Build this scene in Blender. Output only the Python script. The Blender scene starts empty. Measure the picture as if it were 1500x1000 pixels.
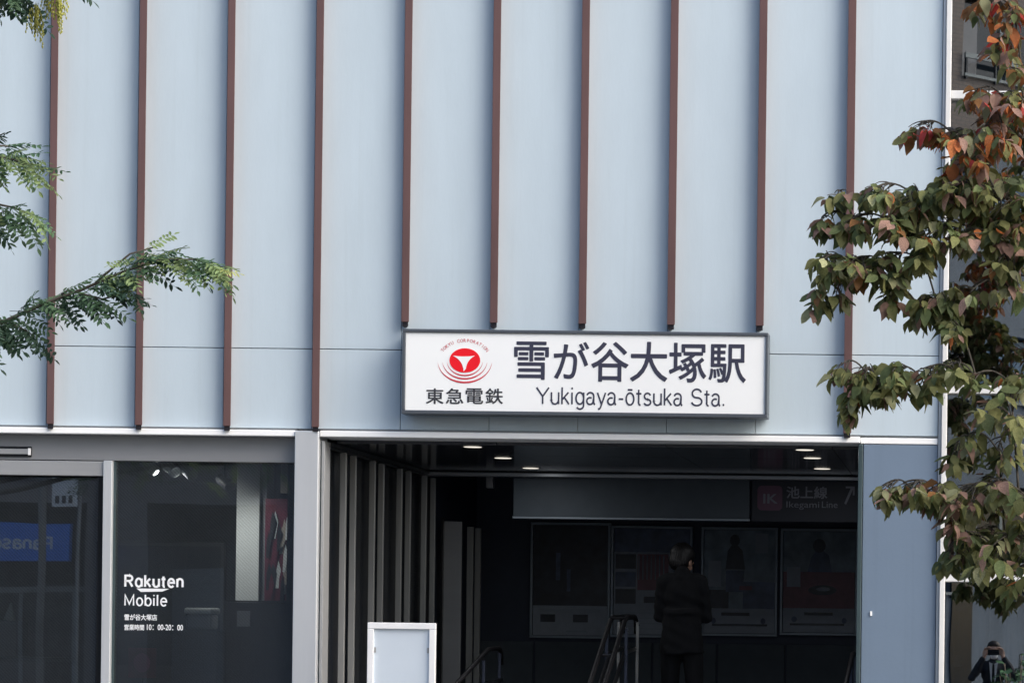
import bpy, bmesh, math, random
from mathutils import Vector, Matrix, Euler, Quaternion
from math import radians as rad, sin, cos, pi, sqrt

scn = bpy.context.scene
col = scn.collection
random.seed(11)

# ------------------------------------------------------------------ camera
CAM_D, CAM_H = 18.0, 1.55
YAW, PITCH, ROLL = 0.009721, -0.000770, -0.012427
SHX, SHY, FPX = -0.422258, 0.281930, 3800.475
_cy, _sy, _cp, _sp, _cr, _sr = cos(YAW), sin(YAW), cos(PITCH), sin(PITCH), cos(ROLL), sin(ROLL)
CR = (Matrix(((_cy, -_sy, 0), (_sy, _cy, 0), (0, 0, 1))) @ Matrix(((1, 0, 0), (0, _cp, -_sp), (0, _sp, _cp)))
      @ Matrix(((_cr, 0, _sr), (0, 1, 0), (-_sr, 0, _cr))))
cam_data = bpy.data.cameras.new('camera')
cam_data.sensor_width = 36
cam_data.lens = FPX / 1500 * 36
cam_data.shift_x, cam_data.shift_y = SHX, SHY
cam_data.clip_start, cam_data.clip_end = 0.05, 1500
cam = bpy.data.objects.new('camera', cam_data)
col.objects.link(cam)
cam.matrix_world = Matrix.Translation((0, -CAM_D, CAM_H)) @ (CR @ Matrix(((1, 0, 0), (0, 0, -1), (0, 1, 0)))).to_4x4()
scn.camera = cam

# ------------------------------------------------------------------ sky, sun, exposure
SUN_AZ, SUN_EL = 118.0, 38.0          # degrees from +Y towards +X
world = bpy.data.worlds.new('World')
scn.world = world
world.use_nodes = True
wn = world.node_tree
sky = wn.nodes.new('ShaderNodeTexSky')
sky.sky_type = 'NISHITA'
sky.sun_disc = False
sky.sun_elevation = rad(SUN_EL)
sky.sun_rotation = rad(SUN_AZ)
sky.air_density, sky.dust_density, sky.ozone_density = 1.0, 3.6, 1.1
bg = wn.nodes['Background']
bg.inputs['Strength'].default_value = 0.15
wn.links.new(sky.outputs[0], bg.inputs['Color'])
sl = bpy.data.lights.new('sun', 'SUN')
sl.energy, sl.angle, sl.color = 1.1, rad(38), (1.0, 0.996, 0.985)
sun = bpy.data.objects.new('sun', sl)
col.objects.link(sun)
sdir = Vector((cos(rad(SUN_EL)) * sin(rad(SUN_AZ)), cos(rad(SUN_EL)) * cos(rad(SUN_AZ)), sin(rad(SUN_EL))))
sun.rotation_euler = sdir.to_track_quat('Z', 'Y').to_euler()
sun.location = sdir * 60
scn.view_settings.view_transform = 'Standard'
scn.view_settings.look = 'None'
scn.view_settings.gamma = 1
scn.view_settings.exposure = 0.99
scn.render.engine = 'CYCLES'
scn.cycles.use_denoising = True
scn.cycles.max_bounces = 8
scn.cycles.transparent_max_bounces = 16
scn.cycles.caustics_reflective = False
scn.cycles.caustics_refractive = False
scn.cycles.sample_clamp_indirect = 6.0

# ------------------------------------------------------------------ measuring helpers
def P(px, py, Y=0.0):
    v = CR @ Vector(((px - 750 + SHX * 1500) / FPX, 1, -(py - 500 - SHY * 1500) / FPX))
    t = (CAM_D + Y) / v.y
    return Vector((v.x * t, Y, CAM_H + v.z * t))
def PX(px, py=700, Y=0.0): return P(px, py, Y).x
def PZ(px, py, Y=0.0): return P(px, py, Y).z
FIN0, FINP = -6.41526, 0.616657
ZT, ZJ, ZST, ZSB = 2.8592, 3.4349, 3.5865, 2.9842

# ------------------------------------------------------------------ materials
def _nt(name):
    m = bpy.data.materials.new(name)
    m.use_nodes = True
    return m, m.node_tree, m.node_tree.nodes['Principled BSDF']
def mat(name, c, rough=0.5, metal=0.0, var=0.06, scale=6.0, bump=0.0, bscale=60.0, spec=0.5, stretch=None, objrand=0.0):
    m, nt, b = _nt(name)
    b.inputs['Roughness'].default_value = rough
    b.inputs['Metallic'].default_value = metal
    b.inputs['Specular IOR Level'].default_value = spec
    tc = nt.nodes.new('ShaderNodeTexCoord')
    src = tc.outputs['Object']
    if stretch:
        mp = nt.nodes.new('ShaderNodeMapping')
        mp.inputs['Scale'].default_value = stretch
        nt.links.new(src, mp.inputs['Vector'])
        src = mp.outputs[0]
    nz = nt.nodes.new('ShaderNodeTexNoise')
    nz.inputs['Scale'].default_value = scale
    nz.inputs['Detail'].default_value = 6
    nz.inputs['Roughness'].default_value = 0.6
    nt.links.new(src, nz.inputs['Vector'])
    rmp = nt.nodes.new('ShaderNodeValToRGB')
    lo = [max(0, x * (1 - var)) for x in c]
    hi = [min(1, x * (1 + var)) for x in c]
    rmp.color_ramp.elements[0].position = 0.3
    rmp.color_ramp.elements[1].position = 0.7
    rmp.color_ramp.elements[0].color = (*lo, 1)
    rmp.color_ramp.elements[1].color = (*hi, 1)
    nt.links.new(nz.outputs['Fac'], rmp.inputs['Fac'])
    out = rmp.outputs['Color']
    if objrand:
        oi = nt.nodes.new('ShaderNodeObjectInfo')
        mr = nt.nodes.new('ShaderNodeMapRange')
        mr.inputs['To Min'].default_value = 1 - objrand
        mr.inputs['To Max'].default_value = 1 + objrand
        nt.links.new(oi.outputs['Random'], mr.inputs['Value'])
        hs = nt.nodes.new('ShaderNodeHueSaturation')
        nt.links.new(mr.outputs[0], hs.inputs['Value'])
        nt.links.new(out, hs.inputs['Color'])
        out = hs.outputs['Color']
    nt.links.new(out, b.inputs['Base Color'])
    if bump:
        n2 = nt.nodes.new('ShaderNodeTexNoise')
        n2.inputs['Scale'].default_value = bscale
        n2.inputs['Detail'].default_value = 3
        nt.links.new(src, n2.inputs['Vector'])
        bp = nt.nodes.new('ShaderNodeBump')
        bp.inputs['Strength'].default_value = bump
        bp.inputs['Distance'].default_value = 0.01
        nt.links.new(n2.outputs['Fac'], bp.inputs['Height'])
        nt.links.new(bp.outputs[0], b.inputs['Normal'])
    return m
def glass(name, tint=(0.8, 0.85, 0.85), ior=1.6, stripes=None, bump=0.0):
    m, nt, b = _nt(name)
    nt.nodes.remove(b)
    o = nt.nodes['Material Output']
    tr = nt.nodes.new('ShaderNodeBsdfTransparent'); tr.inputs['Color'].default_value = (*tint, 1)
    gl = nt.nodes.new('ShaderNodeBsdfGlossy'); gl.inputs['Roughness'].default_value = 0.004
    fr = nt.nodes.new('ShaderNodeFresnel'); fr.inputs['IOR'].default_value = ior
    mx = nt.nodes.new('ShaderNodeMixShader')
    nt.links.new(fr.outputs[0], mx.inputs[0])
    nt.links.new(tr.outputs[0], mx.inputs[1]); nt.links.new(gl.outputs[0], mx.inputs[2])
    res = mx.outputs[0]
    tc = nt.nodes.new('ShaderNodeTexCoord')
    if bump:
        nz = nt.nodes.new('ShaderNodeTexNoise'); nz.inputs['Scale'].default_value = 1.6
        nz.inputs['Detail'].default_value = 0
        nt.links.new(tc.outputs['Object'], nz.inputs['Vector'])
        bp = nt.nodes.new('ShaderNodeBump'); bp.inputs['Strength'].default_value = 1.0
        bp.inputs['Distance'].default_value = bump
        nt.links.new(nz.outputs['Fac'], bp.inputs['Height']); nt.links.new(bp.outputs[0], gl.inputs['Normal'])
    if stripes:
        wv = nt.nodes.new('ShaderNodeTexWave'); wv.bands_direction = 'X'
        wv.inputs['Scale'].default_value = 1.0
        mp = nt.nodes.new('ShaderNodeMapping')
        mp.inputs['Rotation'].default_value = (0, rad(45), 0)
        s = stripes[0] * 0.314159
        mp.inputs['Scale'].default_value = (s, s, s)
        nt.links.new(tc.outputs['Object'], mp.inputs['Vector']); nt.links.new(mp.outputs[0], wv.inputs['Vector'])
        df = nt.nodes.new('ShaderNodeBsdfDiffuse'); df.inputs['Color'].default_value = (0.34, 0.40, 0.46, 1)
        ml = nt.nodes.new('ShaderNodeMath'); ml.operation = 'MULTIPLY'; ml.inputs[1].default_value = stripes[1]
        nt.links.new(wv.outputs['Fac'], ml.inputs[0])
        m2 = nt.nodes.new('ShaderNodeMixShader')
        nt.links.new(ml.outputs[0], m2.inputs[0]); nt.links.new(res, m2.inputs[1]); nt.links.new(df.outputs[0], m2.inputs[2])
        res = m2.outputs[0]
    nt.links.new(res, o.inputs['Surface'])
    return m
def leafmat(name, c, var=0.35, trans=0.42, rough=0.65):
    m = mat(name, c, rough=rough, var=var, scale=14, objrand=0.3, spec=0.35)
    nt = m.node_tree
    b = nt.nodes['Principled BSDF']
    tl = nt.nodes.new('ShaderNodeBsdfTranslucent')
    src = b.inputs['Base Color'].links[0].from_socket
    nt.links.new(src, tl.inputs['Color'])
    mx = nt.nodes.new('ShaderNodeMixShader'); mx.inputs[0].default_value = trans
    nt.links.new(b.outputs[0], mx.inputs[1]); nt.links.new(tl.outputs[0], mx.inputs[2])
    nt.links.new(mx.outputs[0], nt.nodes['Material Output'].inputs['Surface'])
    return m
def emit(name, c, s):
    m, nt, b = _nt(name)
    b.inputs['Base Color'].default_value = (0.8, 0.8, 0.8, 1)
    b.inputs['Emission Color'].default_value = (*c, 1)
    b.inputs['Emission Strength'].default_value = s
    return m
def brickmat(name, c1, c2, mortar, bw, bh, rough=0.6):
    m, nt, b = _nt(name)
    tc = nt.nodes.new('ShaderNodeTexCoord')
    mp = nt.nodes.new('ShaderNodeMapping'); mp.inputs['Rotation'].default_value = (rad(90), 0, 0)
    bt = nt.nodes.new('ShaderNodeTexBrick')
    bt.inputs['Color1'].default_value = (*c1, 1); bt.inputs['Color2'].default_value = (*c2, 1)
    bt.inputs['Mortar'].default_value = (*mortar, 1); bt.inputs['Scale'].default_value = 1
    bt.inputs['Brick Width'].default_value = bw; bt.inputs['Row Height'].default_value = bh
    bt.inputs['Mortar Size'].default_value = 0.012
    nt.links.new(tc.outputs['Object'], mp.inputs[0]); nt.links.new(mp.outputs[0], bt.inputs['Vector'])
    nt.links.new(bt.outputs['Color'], b.inputs['Base Color'])
    b.inputs['Roughness'].default_value = rough
    return m

def streaks(m, amount=0.05):
    nt = m.node_tree; b_ = nt.nodes['Principled BSDF']
    src = b_.inputs['Base Color'].links[0].from_socket
    tc = nt.nodes.new('ShaderNodeTexCoord'); mp = nt.nodes.new('ShaderNodeMapping'); mp.inputs['Scale'].default_value = (26, 26, 0.55)
    nz = nt.nodes.new('ShaderNodeTexNoise'); nz.inputs['Scale'].default_value = 1.0; nz.inputs['Detail'].default_value = 4
    nt.links.new(tc.outputs['Object'], mp.inputs[0]); nt.links.new(mp.outputs[0], nz.inputs['Vector'])
    r = nt.nodes.new('ShaderNodeValToRGB'); r.color_ramp.elements[0].position = 0.55; r.color_ramp.elements[1].position = 0.8
    r.color_ramp.elements[0].color = (1, 1, 1, 1); r.color_ramp.elements[1].color = (1 - amount, 1 - amount, 1 - amount * 1.1, 1)
    nt.links.new(nz.outputs['Fac'], r.inputs['Fac'])
    mx = nt.nodes.new('ShaderNodeMix'); mx.data_type = 'RGBA'; mx.blend_type = 'MULTIPLY'; mx.inputs[0].default_value = 1
    nt.links.new(src, mx.inputs[6]); nt.links.new(r.outputs['Color'], mx.inputs[7]); nt.links.new(mx.outputs[2], b_.inputs['Base Color'])
    return m
M = {
    'panel': streaks(mat('panel_paint', (0.497, 0.594, 0.662), 0.40, var=0.03, scale=2.5, objrand=0.012, bump=0.05, bscale=35, stretch=(2, 2, 0.5)), 0.035),
    'fin': mat('fin_brown', (0.185, 0.098, 0.086), 0.5, var=0.12, scale=5, stretch=(1, 1, 0.3)),
    'fincap': mat('fin_cap_dark', (0.02, 0.014, 0.016), 0.6),
    'trim': mat('trim_white_metal', (0.90, 0.92, 0.93), 0.35, metal=0.0, var=0.03, scale=2),
    'alu': mat('anodised_aluminium', (0.63, 0.66, 0.69), 0.3, metal=0.35, var=0.03, scale=3, stretch=(6, 6, 0.4)),
    'alu2': mat('grey_aluminium', (0.40, 0.41, 0.42), 0.38, metal=0.35, var=0.05, scale=3, stretch=(0.4, 6, 6)),
    'whiteframe': mat('white_frame', (0.70, 0.71, 0.71), 0.35, var=0.03, scale=4),
    'slate': streaks(mat('slate_blue_panel', (0.150, 0.208, 0.290), 0.45, var=0.03, scale=2.5, bump=0.05, bscale=40), 0.08),
    'fascia': mat('fascia_grey', (0.27, 0.28, 0.295), 0.4, metal=0.25, var=0.05, scale=2.2, stretch=(0.5, 4, 4)),
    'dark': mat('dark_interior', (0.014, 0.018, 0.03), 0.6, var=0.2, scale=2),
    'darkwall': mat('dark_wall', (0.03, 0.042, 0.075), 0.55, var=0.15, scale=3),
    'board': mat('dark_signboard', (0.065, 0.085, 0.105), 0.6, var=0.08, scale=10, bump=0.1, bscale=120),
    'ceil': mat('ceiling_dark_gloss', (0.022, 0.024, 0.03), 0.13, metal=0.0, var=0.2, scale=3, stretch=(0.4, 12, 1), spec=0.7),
    'steel': mat('stainless_dull', (0.29, 0.30, 0.30), 0.45, metal=0.3, var=0.1, scale=3, stretch=(8, 8, 0.4)),
    'beam': mat('beam_steel', (0.30, 0.315, 0.33), 0.35, metal=0.6, var=0.08, scale=3),
    'jamb': mat('jamb_teal', (0.055, 0.085, 0.095), 0.35, metal=0.3, var=0.1),
    'signface': mat('sign_acrylic_white', (0.86, 0.885, 0.89), 0.3, var=0.012, scale=2),
    'signframe': mat('sign_frame', (0.10, 0.115, 0.135), 0.4, metal=0.4, var=0.08),
    'navy': mat('ink_navy', (0.032, 0.034, 0.062), 0.5, var=0.04),
    'ink': mat('ink_dark', (0.03, 0.032, 0.04), 0.5, var=0.04),
    'red': mat('ink_red', (0.80, 0.006, 0.016), 0.4, var=0.03),
    'redline': mat('ink_red_line', (0.55, 0.03, 0.05), 0.4, var=0.03),
    'white': mat('print_white', (0.85, 0.87, 0.88), 0.5, var=0.02),
    'vinyl': mat('vinyl_white', (0.88, 0.9, 0.92), 0.5, var=0.02),
    'shopwall': mat('shop_wall', (0.30, 0.30, 0.32), 0.7, var=0.08),
    'shopdark': mat('shop_dark_panel', (0.018, 0.02, 0.028), 0.5, var=0.1),
    'shopfloor': mat('shop_floor', (0.45, 0.44, 0.42), 0.5, var=0.1),
    'shopwhite': mat('shop_white', (0.80, 0.84, 0.82), 0.6, var=0.03),
    'beige': mat('beige_box', (0.5, 0.45, 0.38), 0.6),
    'maroon': mat('print_maroon', (0.15, 0.014, 0.04), 0.5, var=0.3, scale=8),
    'pink': mat('print_pink', (0.35, 0.06, 0.14), 0.5, var=0.1),
    'postergrey': mat('poster_grey', (0.36, 0.40, 0.46), 0.5, var=0.1, scale=12),
    'posterdark': mat('poster_dark', (0.02, 0.026, 0.04), 0.4, var=0.4, scale=9),
    'posternavy': mat('poster_navy', (0.08, 0.11, 0.19), 0.4, var=0.5, scale=9),
    'posterteal': mat('poster_teal', (0.21, 0.27, 0.32), 0.4, var=0.4, scale=7),
    'posterred': mat('poster_red', (0.17, 0.055, 0.08), 0.4, var=0.2, scale=9),
    'posterframe': mat('poster_frame', (0.30, 0.35, 0.40), 0.4, metal=0.2),
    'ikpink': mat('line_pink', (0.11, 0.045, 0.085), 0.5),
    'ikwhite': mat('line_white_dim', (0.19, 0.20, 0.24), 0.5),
    'black': mat('black_rubber', (0.007, 0.007, 0.009), 0.55, var=0.2, spec=0.25),
    'blacksteel': mat('black_steel', (0.018, 0.019, 0.022), 0.3, metal=0.4),
    'standframe': mat('stand_frame_white', (0.88, 0.89, 0.90), 0.35, var=0.03, scale=4),
    'standboard': mat('stand_board', (0.62, 0.70, 0.78), 0.35, var=0.02, scale=3),
    'lamp': emit('lamp_diffuser', (1.0, 0.93, 0.80), 0.5),
    'glass_shop': glass('shop_glass', (0.88, 0.91, 0.93), 2.1, stripes=(58.0, 0.085), bump=0.0004),
    'glass_cw': glass('curtain_wall_glass', (0.62, 0.68, 0.70), 3.6, bump=0.0005),
    'glass_pass': mat('passage_dark_glass', (0.004, 0.006, 0.010), 0.25, spec=0.06),
    'asphalt': mat('asphalt', (0.05, 0.05, 0.052), 0.9, var=0.25, scale=30, bump=0.4, bscale=200),
    'paver': brickmat('paver', (0.27, 0.26, 0.25), (0.32, 0.31, 0.30), (0.15, 0.15, 0.15), 0.3, 0.3),
    'concrete': mat('concrete', (0.32, 0.315, 0.30), 0.85, var=0.15, scale=4, bump=0.2),
    'paintline': mat('road_paint', (0.75, 0.75, 0.73), 0.7, var=0.1),
    'ground': mat('ground_soil', (0.16, 0.15, 0.13), 0.95, var=0.2, scale=0.5),
    'browntile': brickmat('brown_tile', (0.25, 0.20, 0.17), (0.30, 0.245, 0.21), (0.2, 0.175, 0.16), 0.22, 0.075),
    'cladding': mat('blue_grey_cladding', (0.16, 0.205, 0.255), 0.5, var=0.25, scale=0.7, stretch=(3, 3, 0.5)),
    'taupe': mat('taupe_render', (0.24, 0.215, 0.205), 0.8, var=0.12, scale=1.5),
    'winglass': mat('far_window_glass', (0.02, 0.03, 0.04), 0.06, var=0.1, spec=0.8),
    'bluewin': mat('window_painted_sky', (0.16, 0.30, 0.46), 0.2, var=0.25, scale=1.5),  # blue of mirrored sky put into the colour of the middle-floor windows
    'railing': mat('balcony_rail', (0.30, 0.34, 0.35), 0.4, metal=0.3),
    'bluesign': mat('blue_sign', (0.015, 0.22, 0.85), 0.4, var=0.04),
    'pole': mat('pole_grey', (0.3, 0.31, 0.31), 0.7, var=0.1),
    'curtain': mat('curtain_greygreen', (0.17, 0.20, 0.195), 0.8, var=0.12, scale=4, stretch=(6, 6, 0.3)),
    'skin': mat('skin', (0.52, 0.32, 0.235), 0.5, var=0.06, scale=12),
    'hair': mat('hair_black', (0.010, 0.009, 0.010), 0.5, var=0.3, scale=40),
    'cloth': mat('cloth_black', (0.004, 0.005, 0.008), 0.9, var=0.25, scale=12, bump=0.3, bscale=30),
    'jacket': mat('jacket_navy', (0.016, 0.018, 0.026), 0.85, var=0.2, scale=12, bump=0.3, bscale=30),
    'shirt': mat('shirt_white', (0.75, 0.77, 0.78), 0.8, var=0.04),
    'bark': mat('bark', (0.10, 0.085, 0.072), 0.9, var=0.35, scale=20, bump=0.6, bscale=60),
    'twig': mat('twig', (0.07, 0.062, 0.05), 0.8, var=0.3, scale=20),
}

# ------------------------------------------------------------------ mesh helpers
class MB:
    def __init__(s): s.v, s.f = [], []
    def box(s, x0, x1, y0, y1, z0, z1):
        n = len(s.v)
        s.v += [(x, y, z) for z in (z0, z1) for x, y in ((x0, y0), (x1, y0), (x1, y1), (x0, y1))]
        s.f += [tuple(n + i for i in q) for q in ((3, 2, 1, 0), (4, 5, 6, 7), (0, 1, 5, 4), (1, 2, 6, 5), (2, 3, 7, 6), (3, 0, 4, 7))]
        return s
    def prism(s, poly, z0, z1):            # poly in plan, counter-clockwise
        n, k = len(s.v), len(poly)
        s.v += [(x, y, z0) for x, y in poly] + [(x, y, z1) for x, y in poly]
        s.f += [tuple(n + k - 1 - i for i in range(k)), tuple(n + k + i for i in range(k))]
        s.f += [(n + i, n + (i + 1) % k, n + k + (i + 1) % k, n + k + i) for i in range(k)]
        return s
    def plate(s, poly, y0, y1):            # poly in elevation (x, z), extruded in y
        n, k = len(s.v), len(poly)
        s.v += [(x, y0, z) for x, z in poly] + [(x, y1, z) for x, z in poly]
        s.f += [tuple(n + i for i in range(k)), tuple(n + 2 * k - 1 - i for i in range(k))]
        s.f += [(n + (i + 1) % k, n + i, n + k + i, n + k + (i + 1) % k) for i in range(k)]
        return s
    def tube(s, pts, r, seg=8, cap=True):
        pts = [Vector(p) for p in pts]
        rr = r if isinstance(r, (list, tuple)) else [r] * len(pts)
        n = len(s.v); up = None
        for i, p in enumerate(pts):
            t = (pts[min(i + 1, len(pts) - 1)] - pts[max(i - 1, 0)])
            t = t.normalized() if t.length > 1e-9 else Vector((0, 0, 1))
            if up is None: up = Vector((0, 0, 1)) if abs(t.z) < 0.9 else Vector((1, 0, 0))
            a = (up - t * up.dot(t))
            a = a.normalized() if a.length > 1e-6 else t.orthogonal().normalized()
            up = a; b = t.cross(a)
            for k in range(seg):
                an = 2 * pi * k / seg
                s.v.append(tuple(p + (a * cos(an) + b * sin(an)) * rr[i]))
        for i in range(len(pts) - 1):
            for k in range(seg):
                s.f.append((n + i * seg + k, n + i * seg + (k + 1) % seg, n + (i + 1) * seg + (k + 1) % seg, n + (i + 1) * seg + k))
        if cap:
            s.f.append(tuple(n + seg - 1 - k for k in range(seg)))
            e = n + (len(pts) - 1) * seg
            s.f.append(tuple(e + k for k in range(seg)))
        return s
    def ball(s, c, r, rot=None, seg=12, ring=8):
        c = Vector(c); r = (r, r, r) if not hasattr(r, '__len__') else r
        n = len(s.v); R = rot or Matrix.Identity(3)
        def put(x, y, z): s.v.append(tuple(c + R @ Vector((x * r[0], y * r[1], z * r[2]))))
        put(0, 0, -1)
        for i in range(1, ring):
            a = -pi / 2 + pi * i / ring
            for k in range(seg): put(cos(a) * cos(2 * pi * k / seg), cos(a) * sin(2 * pi * k / seg), sin(a))
        put(0, 0, 1)
        for k in range(seg):
            s.f.append((n, n + 1 + (k + 1) % seg, n + 1 + k))
            e = n + 1 + (ring - 2) * seg
            s.f.append((e + k, e + (k + 1) % seg, n + 1 + (ring - 1) * seg))
        for i in range(ring - 2):
            for k in range(seg):
                a = n + 1 + i * seg
                s.f.append((a + k, a + (k + 1) % seg, a + seg + (k + 1) % seg, a + seg + k))
        return s
    def cap(s, p0, r0, p1, r1, seg=12):     # tapered capsule
        p0, p1 = Vector(p0), Vector(p1); d = (p1 - p0)
        t = d.normalized()
        pts, rr = [], []
        for a in (-80, -55, -28): pts.append(p0 + t * r0 * sin(rad(a))); rr.append(r0 * cos(rad(a)))
        pts.append(p0); rr.append(r0); pts.append(p1); rr.append(r1)
        for a in (28, 55, 80): pts.append(p1 + t * r1 * sin(rad(a))); rr.append(r1 * cos(rad(a)))
        return s.tube(pts, rr, seg)
    def mesh(s, name):
        me = bpy.data.meshes.new(name)
        me.from_pydata([tuple(v) for v in s.v], [], s.f)
        me.update()
        return me
    def build(s, name, m, parent=None, bev=0.0, smooth=False):
        o = link(name, s.mesh(name), m, parent)
        if smooth:
            o.data.polygons.foreach_set('use_smooth', [True] * len(o.data.polygons))
        if bev:
            b = o.modifiers.new('bevel', 'BEVEL'); b.width = bev; b.segments = 2; b.limit_method = 'ANGLE'
        return o
ROOTM = {}
def world_of(o):
    return ROOTM.get(o.name, Matrix.Identity(4))
def link(name, me, m=None, parent=None):
    o = bpy.data.objects.new(name, me)
    if m is not None and not me.materials: me.materials.append(M[m] if isinstance(m, str) else m)
    col.objects.link(o)
    if parent is not None:
        o.parent = parent
        o.matrix_parent_inverse = world_of(parent).inverted()
    return o
def tag(o, label, cat, group=None, kind=None):
    if label: o['label'] = label
    if cat: o['category'] = cat
    if group: o['group'] = group
    if kind: o['kind'] = kind
    return o
def thing(name, label, cat, loc=(0, 0, 0), group=None, rz=0.0):
    o = bpy.data.objects.new(name, None)
    o.empty_display_size = 0.2
    col.objects.link(o)
    o.location = loc; o.rotation_euler = (0, 0, rz)
    ROOTM[o.name] = Matrix.Translation(loc) @ Matrix.Rotation(rz, 4, 'Z')
    return tag(o, label, cat, group)
def local_part(o):                          # the part's mesh is in its parent's own frame
    o.matrix_parent_inverse = Matrix.Identity(4)
    return o
def struct(o): o['kind'] = 'structure'; return o
def eval_mesh(o):
    bpy.context.view_layer.update()
    dg = bpy.context.evaluated_depsgraph_get()
    return bpy.data.meshes.new_from_object(o.evaluated_get(dg))
def text_mesh(body, offset=0.0, spacing=1.0, res=4):
    c = bpy.data.curves.new('text', 'FONT')
    c.body = body; c.size = 1; c.offset = offset; c.space_character = spacing; c.resolution_u = res
    c.dimensions = '2D'; c.fill_mode = 'FRONT'
    o = bpy.data.objects.new('text', c); col.objects.link(o)
    me = eval_mesh(o)
    bpy.data.objects.remove(o); bpy.data.curves.remove(c)
    return me
def lettering(name, body, x0, x1, z0, z1, y, m, parent, offset=0.0, spacing=1.0):
    """printed characters; offset thickens the strokes by overlaying shifted copies"""
    me = text_mesh(body, 0.0, spacing)
    vs = [v.co.copy() for v in me.vertices]; fs = [tuple(p.vertices) for p in me.polygons]
    bpy.data.meshes.remove(me)
    a, b_, c, d = min(v.x for v in vs), max(v.x for v in vs), min(v.y for v in vs), max(v.y for v in vs)
    out = MB()
    sh = [(0, 0)] if not offset else [(offset * cos(k * pi / 4), offset * sin(k * pi / 4)) for k in range(8)]
    for k, (dx, dz) in enumerate(sh):
        n = len(out.v)
        for v in vs:
            fx = (v.x + dx - a + offset) / (b_ - a + 2 * offset); fz = (v.y + dz - c + offset) / (d - c + 2 * offset)
            out.v.append((x0 + fx * (x1 - x0), y - 0.00005 * k, z0 + fz * (z1 - z0)))
        out.f += [tuple(n + i for i in f) for f in fs]
    return out.build(name, m, parent)

# a plain stroke alphabet for the Latin lettering
def _A(cx, cy, rx, ry, a0, a1, n=14):
    return [(cx + rx * cos(rad(a0 + (a1 - a0) * k / n)), cy + ry * sin(rad(a0 + (a1 - a0) * k / n))) for k in range(n + 1)]
GL = {
    'Y': (.62, [[(0, .72), (.3, .33)], [(.6, .72), (.3, .33), (.3, 0)]]),
    'u': (.46, [[(.05, .52), (.05, .18)] + _A(.22, .18, .17, .18, 180, 350), [(.40, .52), (.40, 0)]]),
    'k': (.43, [[(.05, .74), (.05, 0)], [(.36, .52), (.06, .20)], [(.16, .30), (.39, 0)]]),
    'i': (.15, [[(.05, .52), (.05, 0)], [(.05, .74), (.05, .65)]]),
    'g': (.48, [_A(.225, .265, .185, .255, 0, 360, 24), [(.41, .52), (.41, -.03)] + _A(.235, -.04, .175, .165, 0, -150)]),
    'a': (.47, [_A(.20, .365, .165, .155, 165, 0) + [(.365, .10), (.39, .02), (.43, 0)], _A(.185, .15, .155, .15, 60, 360, 20) + [(.36, .28)]]),
    'ɑ': (.48, [_A(.225, .26, .185, .26, 0, 360, 24), [(.41, .52), (.41, 0)]]),
    'y': (.44, [[(.02, .52), (.215, .02)], [(.41, .52), (.20, -.06), (.165, -.14), (.12, -.19), (.05, -.195)]]),
    '-': (.30, [[(.03, .25), (.25, .25)]]),
    'ō': (.47, [_A(.225, .26, .185, .26, 0, 360, 24), [(.11, .66), (.34, .66)]]),
    'o': (.47, [_A(.225, .26, .185, .26, 0, 360, 24)]),
    't': (.29, [[(.12, .67), (.12, .11)] + _A(.21, .11, .09, .11, 180, 275), [(0, .495), (.25, .495)]]),
    's': (.41, [_A(.20, .385, .145, .135, 15, 270, 18) + _A(.20, .125, .16, .125, 90, -165, 18)]),
    'S': (.60, [_A(.29, .535, .22, .185, 15, 270, 20) + _A(.29, .18, .245, .175, 90, -170, 20)]),
    '.': (.15, [[(.06, .09), (.06, 0)]]),
    'R': (.58, [[(.05, 0), (.05, .70), (.3, .70)] + _A(.3, .53, .19, .17, 90, -90) + [(.05, .36)], [(.29, .36), (.50, 0)]]),
    'P': (.56, [[(.05, 0), (.05, .70), (.3, .70)] + _A(.3, .52, .19, .18, 90, -90) + [(.05, .34)]]),
    'n': (.46, [[(.05, .52), (.05, 0)], [(.05, .33)] + _A(.22, .34, .165, .18, 170, 0) + [(.385, 0)]]),
    'M': (.70, [[(.05, 0), (.05, .72), (.33, .10), (.61, .72), (.61, 0)]]),
    'b': (.48, [[(.05, .74), (.05, 0)], _A(.235, .26, .185, .26, 0, 360, 24)]),
    'l': (.15, [[(.05, .74), (.05, 0)]]),
    'e': (.47, [[(.05, .275), (.41, .275)] + _A(.23, .26, .185, .26, 4, 318, 22)[1:]]),
    'c': (.43, [_A(.23, .26, .185, .26, 48, 312, 18)]),
    ' ': (.26, []),
}
def ribbon(b, pts, w, y):
    pts = [Vector(p) for p in pts]; n = len(pts); closed = (pts[0] - pts[-1]).length < 1e-5
    if closed: pts = pts[:-1]; n -= 1
    i0 = len(b.v); h = w / 2
    for i, p in enumerate(pts):
        a = pts[i - 1] if (i > 0 or closed) else None
        c = pts[(i + 1) % n] if (i < n - 1 or closed) else None
        d1 = (p - a).normalized() if a is not None else None
        d2 = (c - p).normalized() if c is not None else None
        d1 = d1 or d2; d2 = d2 or d1
        m = d1 + d2
        m = m.normalized() if m.length > 1e-4 else d1
        nr = Vector((-m.y, m.x)); k = min(2.2, 1 / max(0.3, Vector((-d1.y, d1.x)).dot(nr)))
        for s in (1, -1): q = p + nr * h * k * s; b.v.append((q.x, y, q.y))
    for i in range(n if closed else n - 1):
        j = (i + 1) % n
        b.f.append((i0 + 2 * i, i0 + 2 * i + 1, i0 + 2 * j + 1, i0 + 2 * j))
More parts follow.
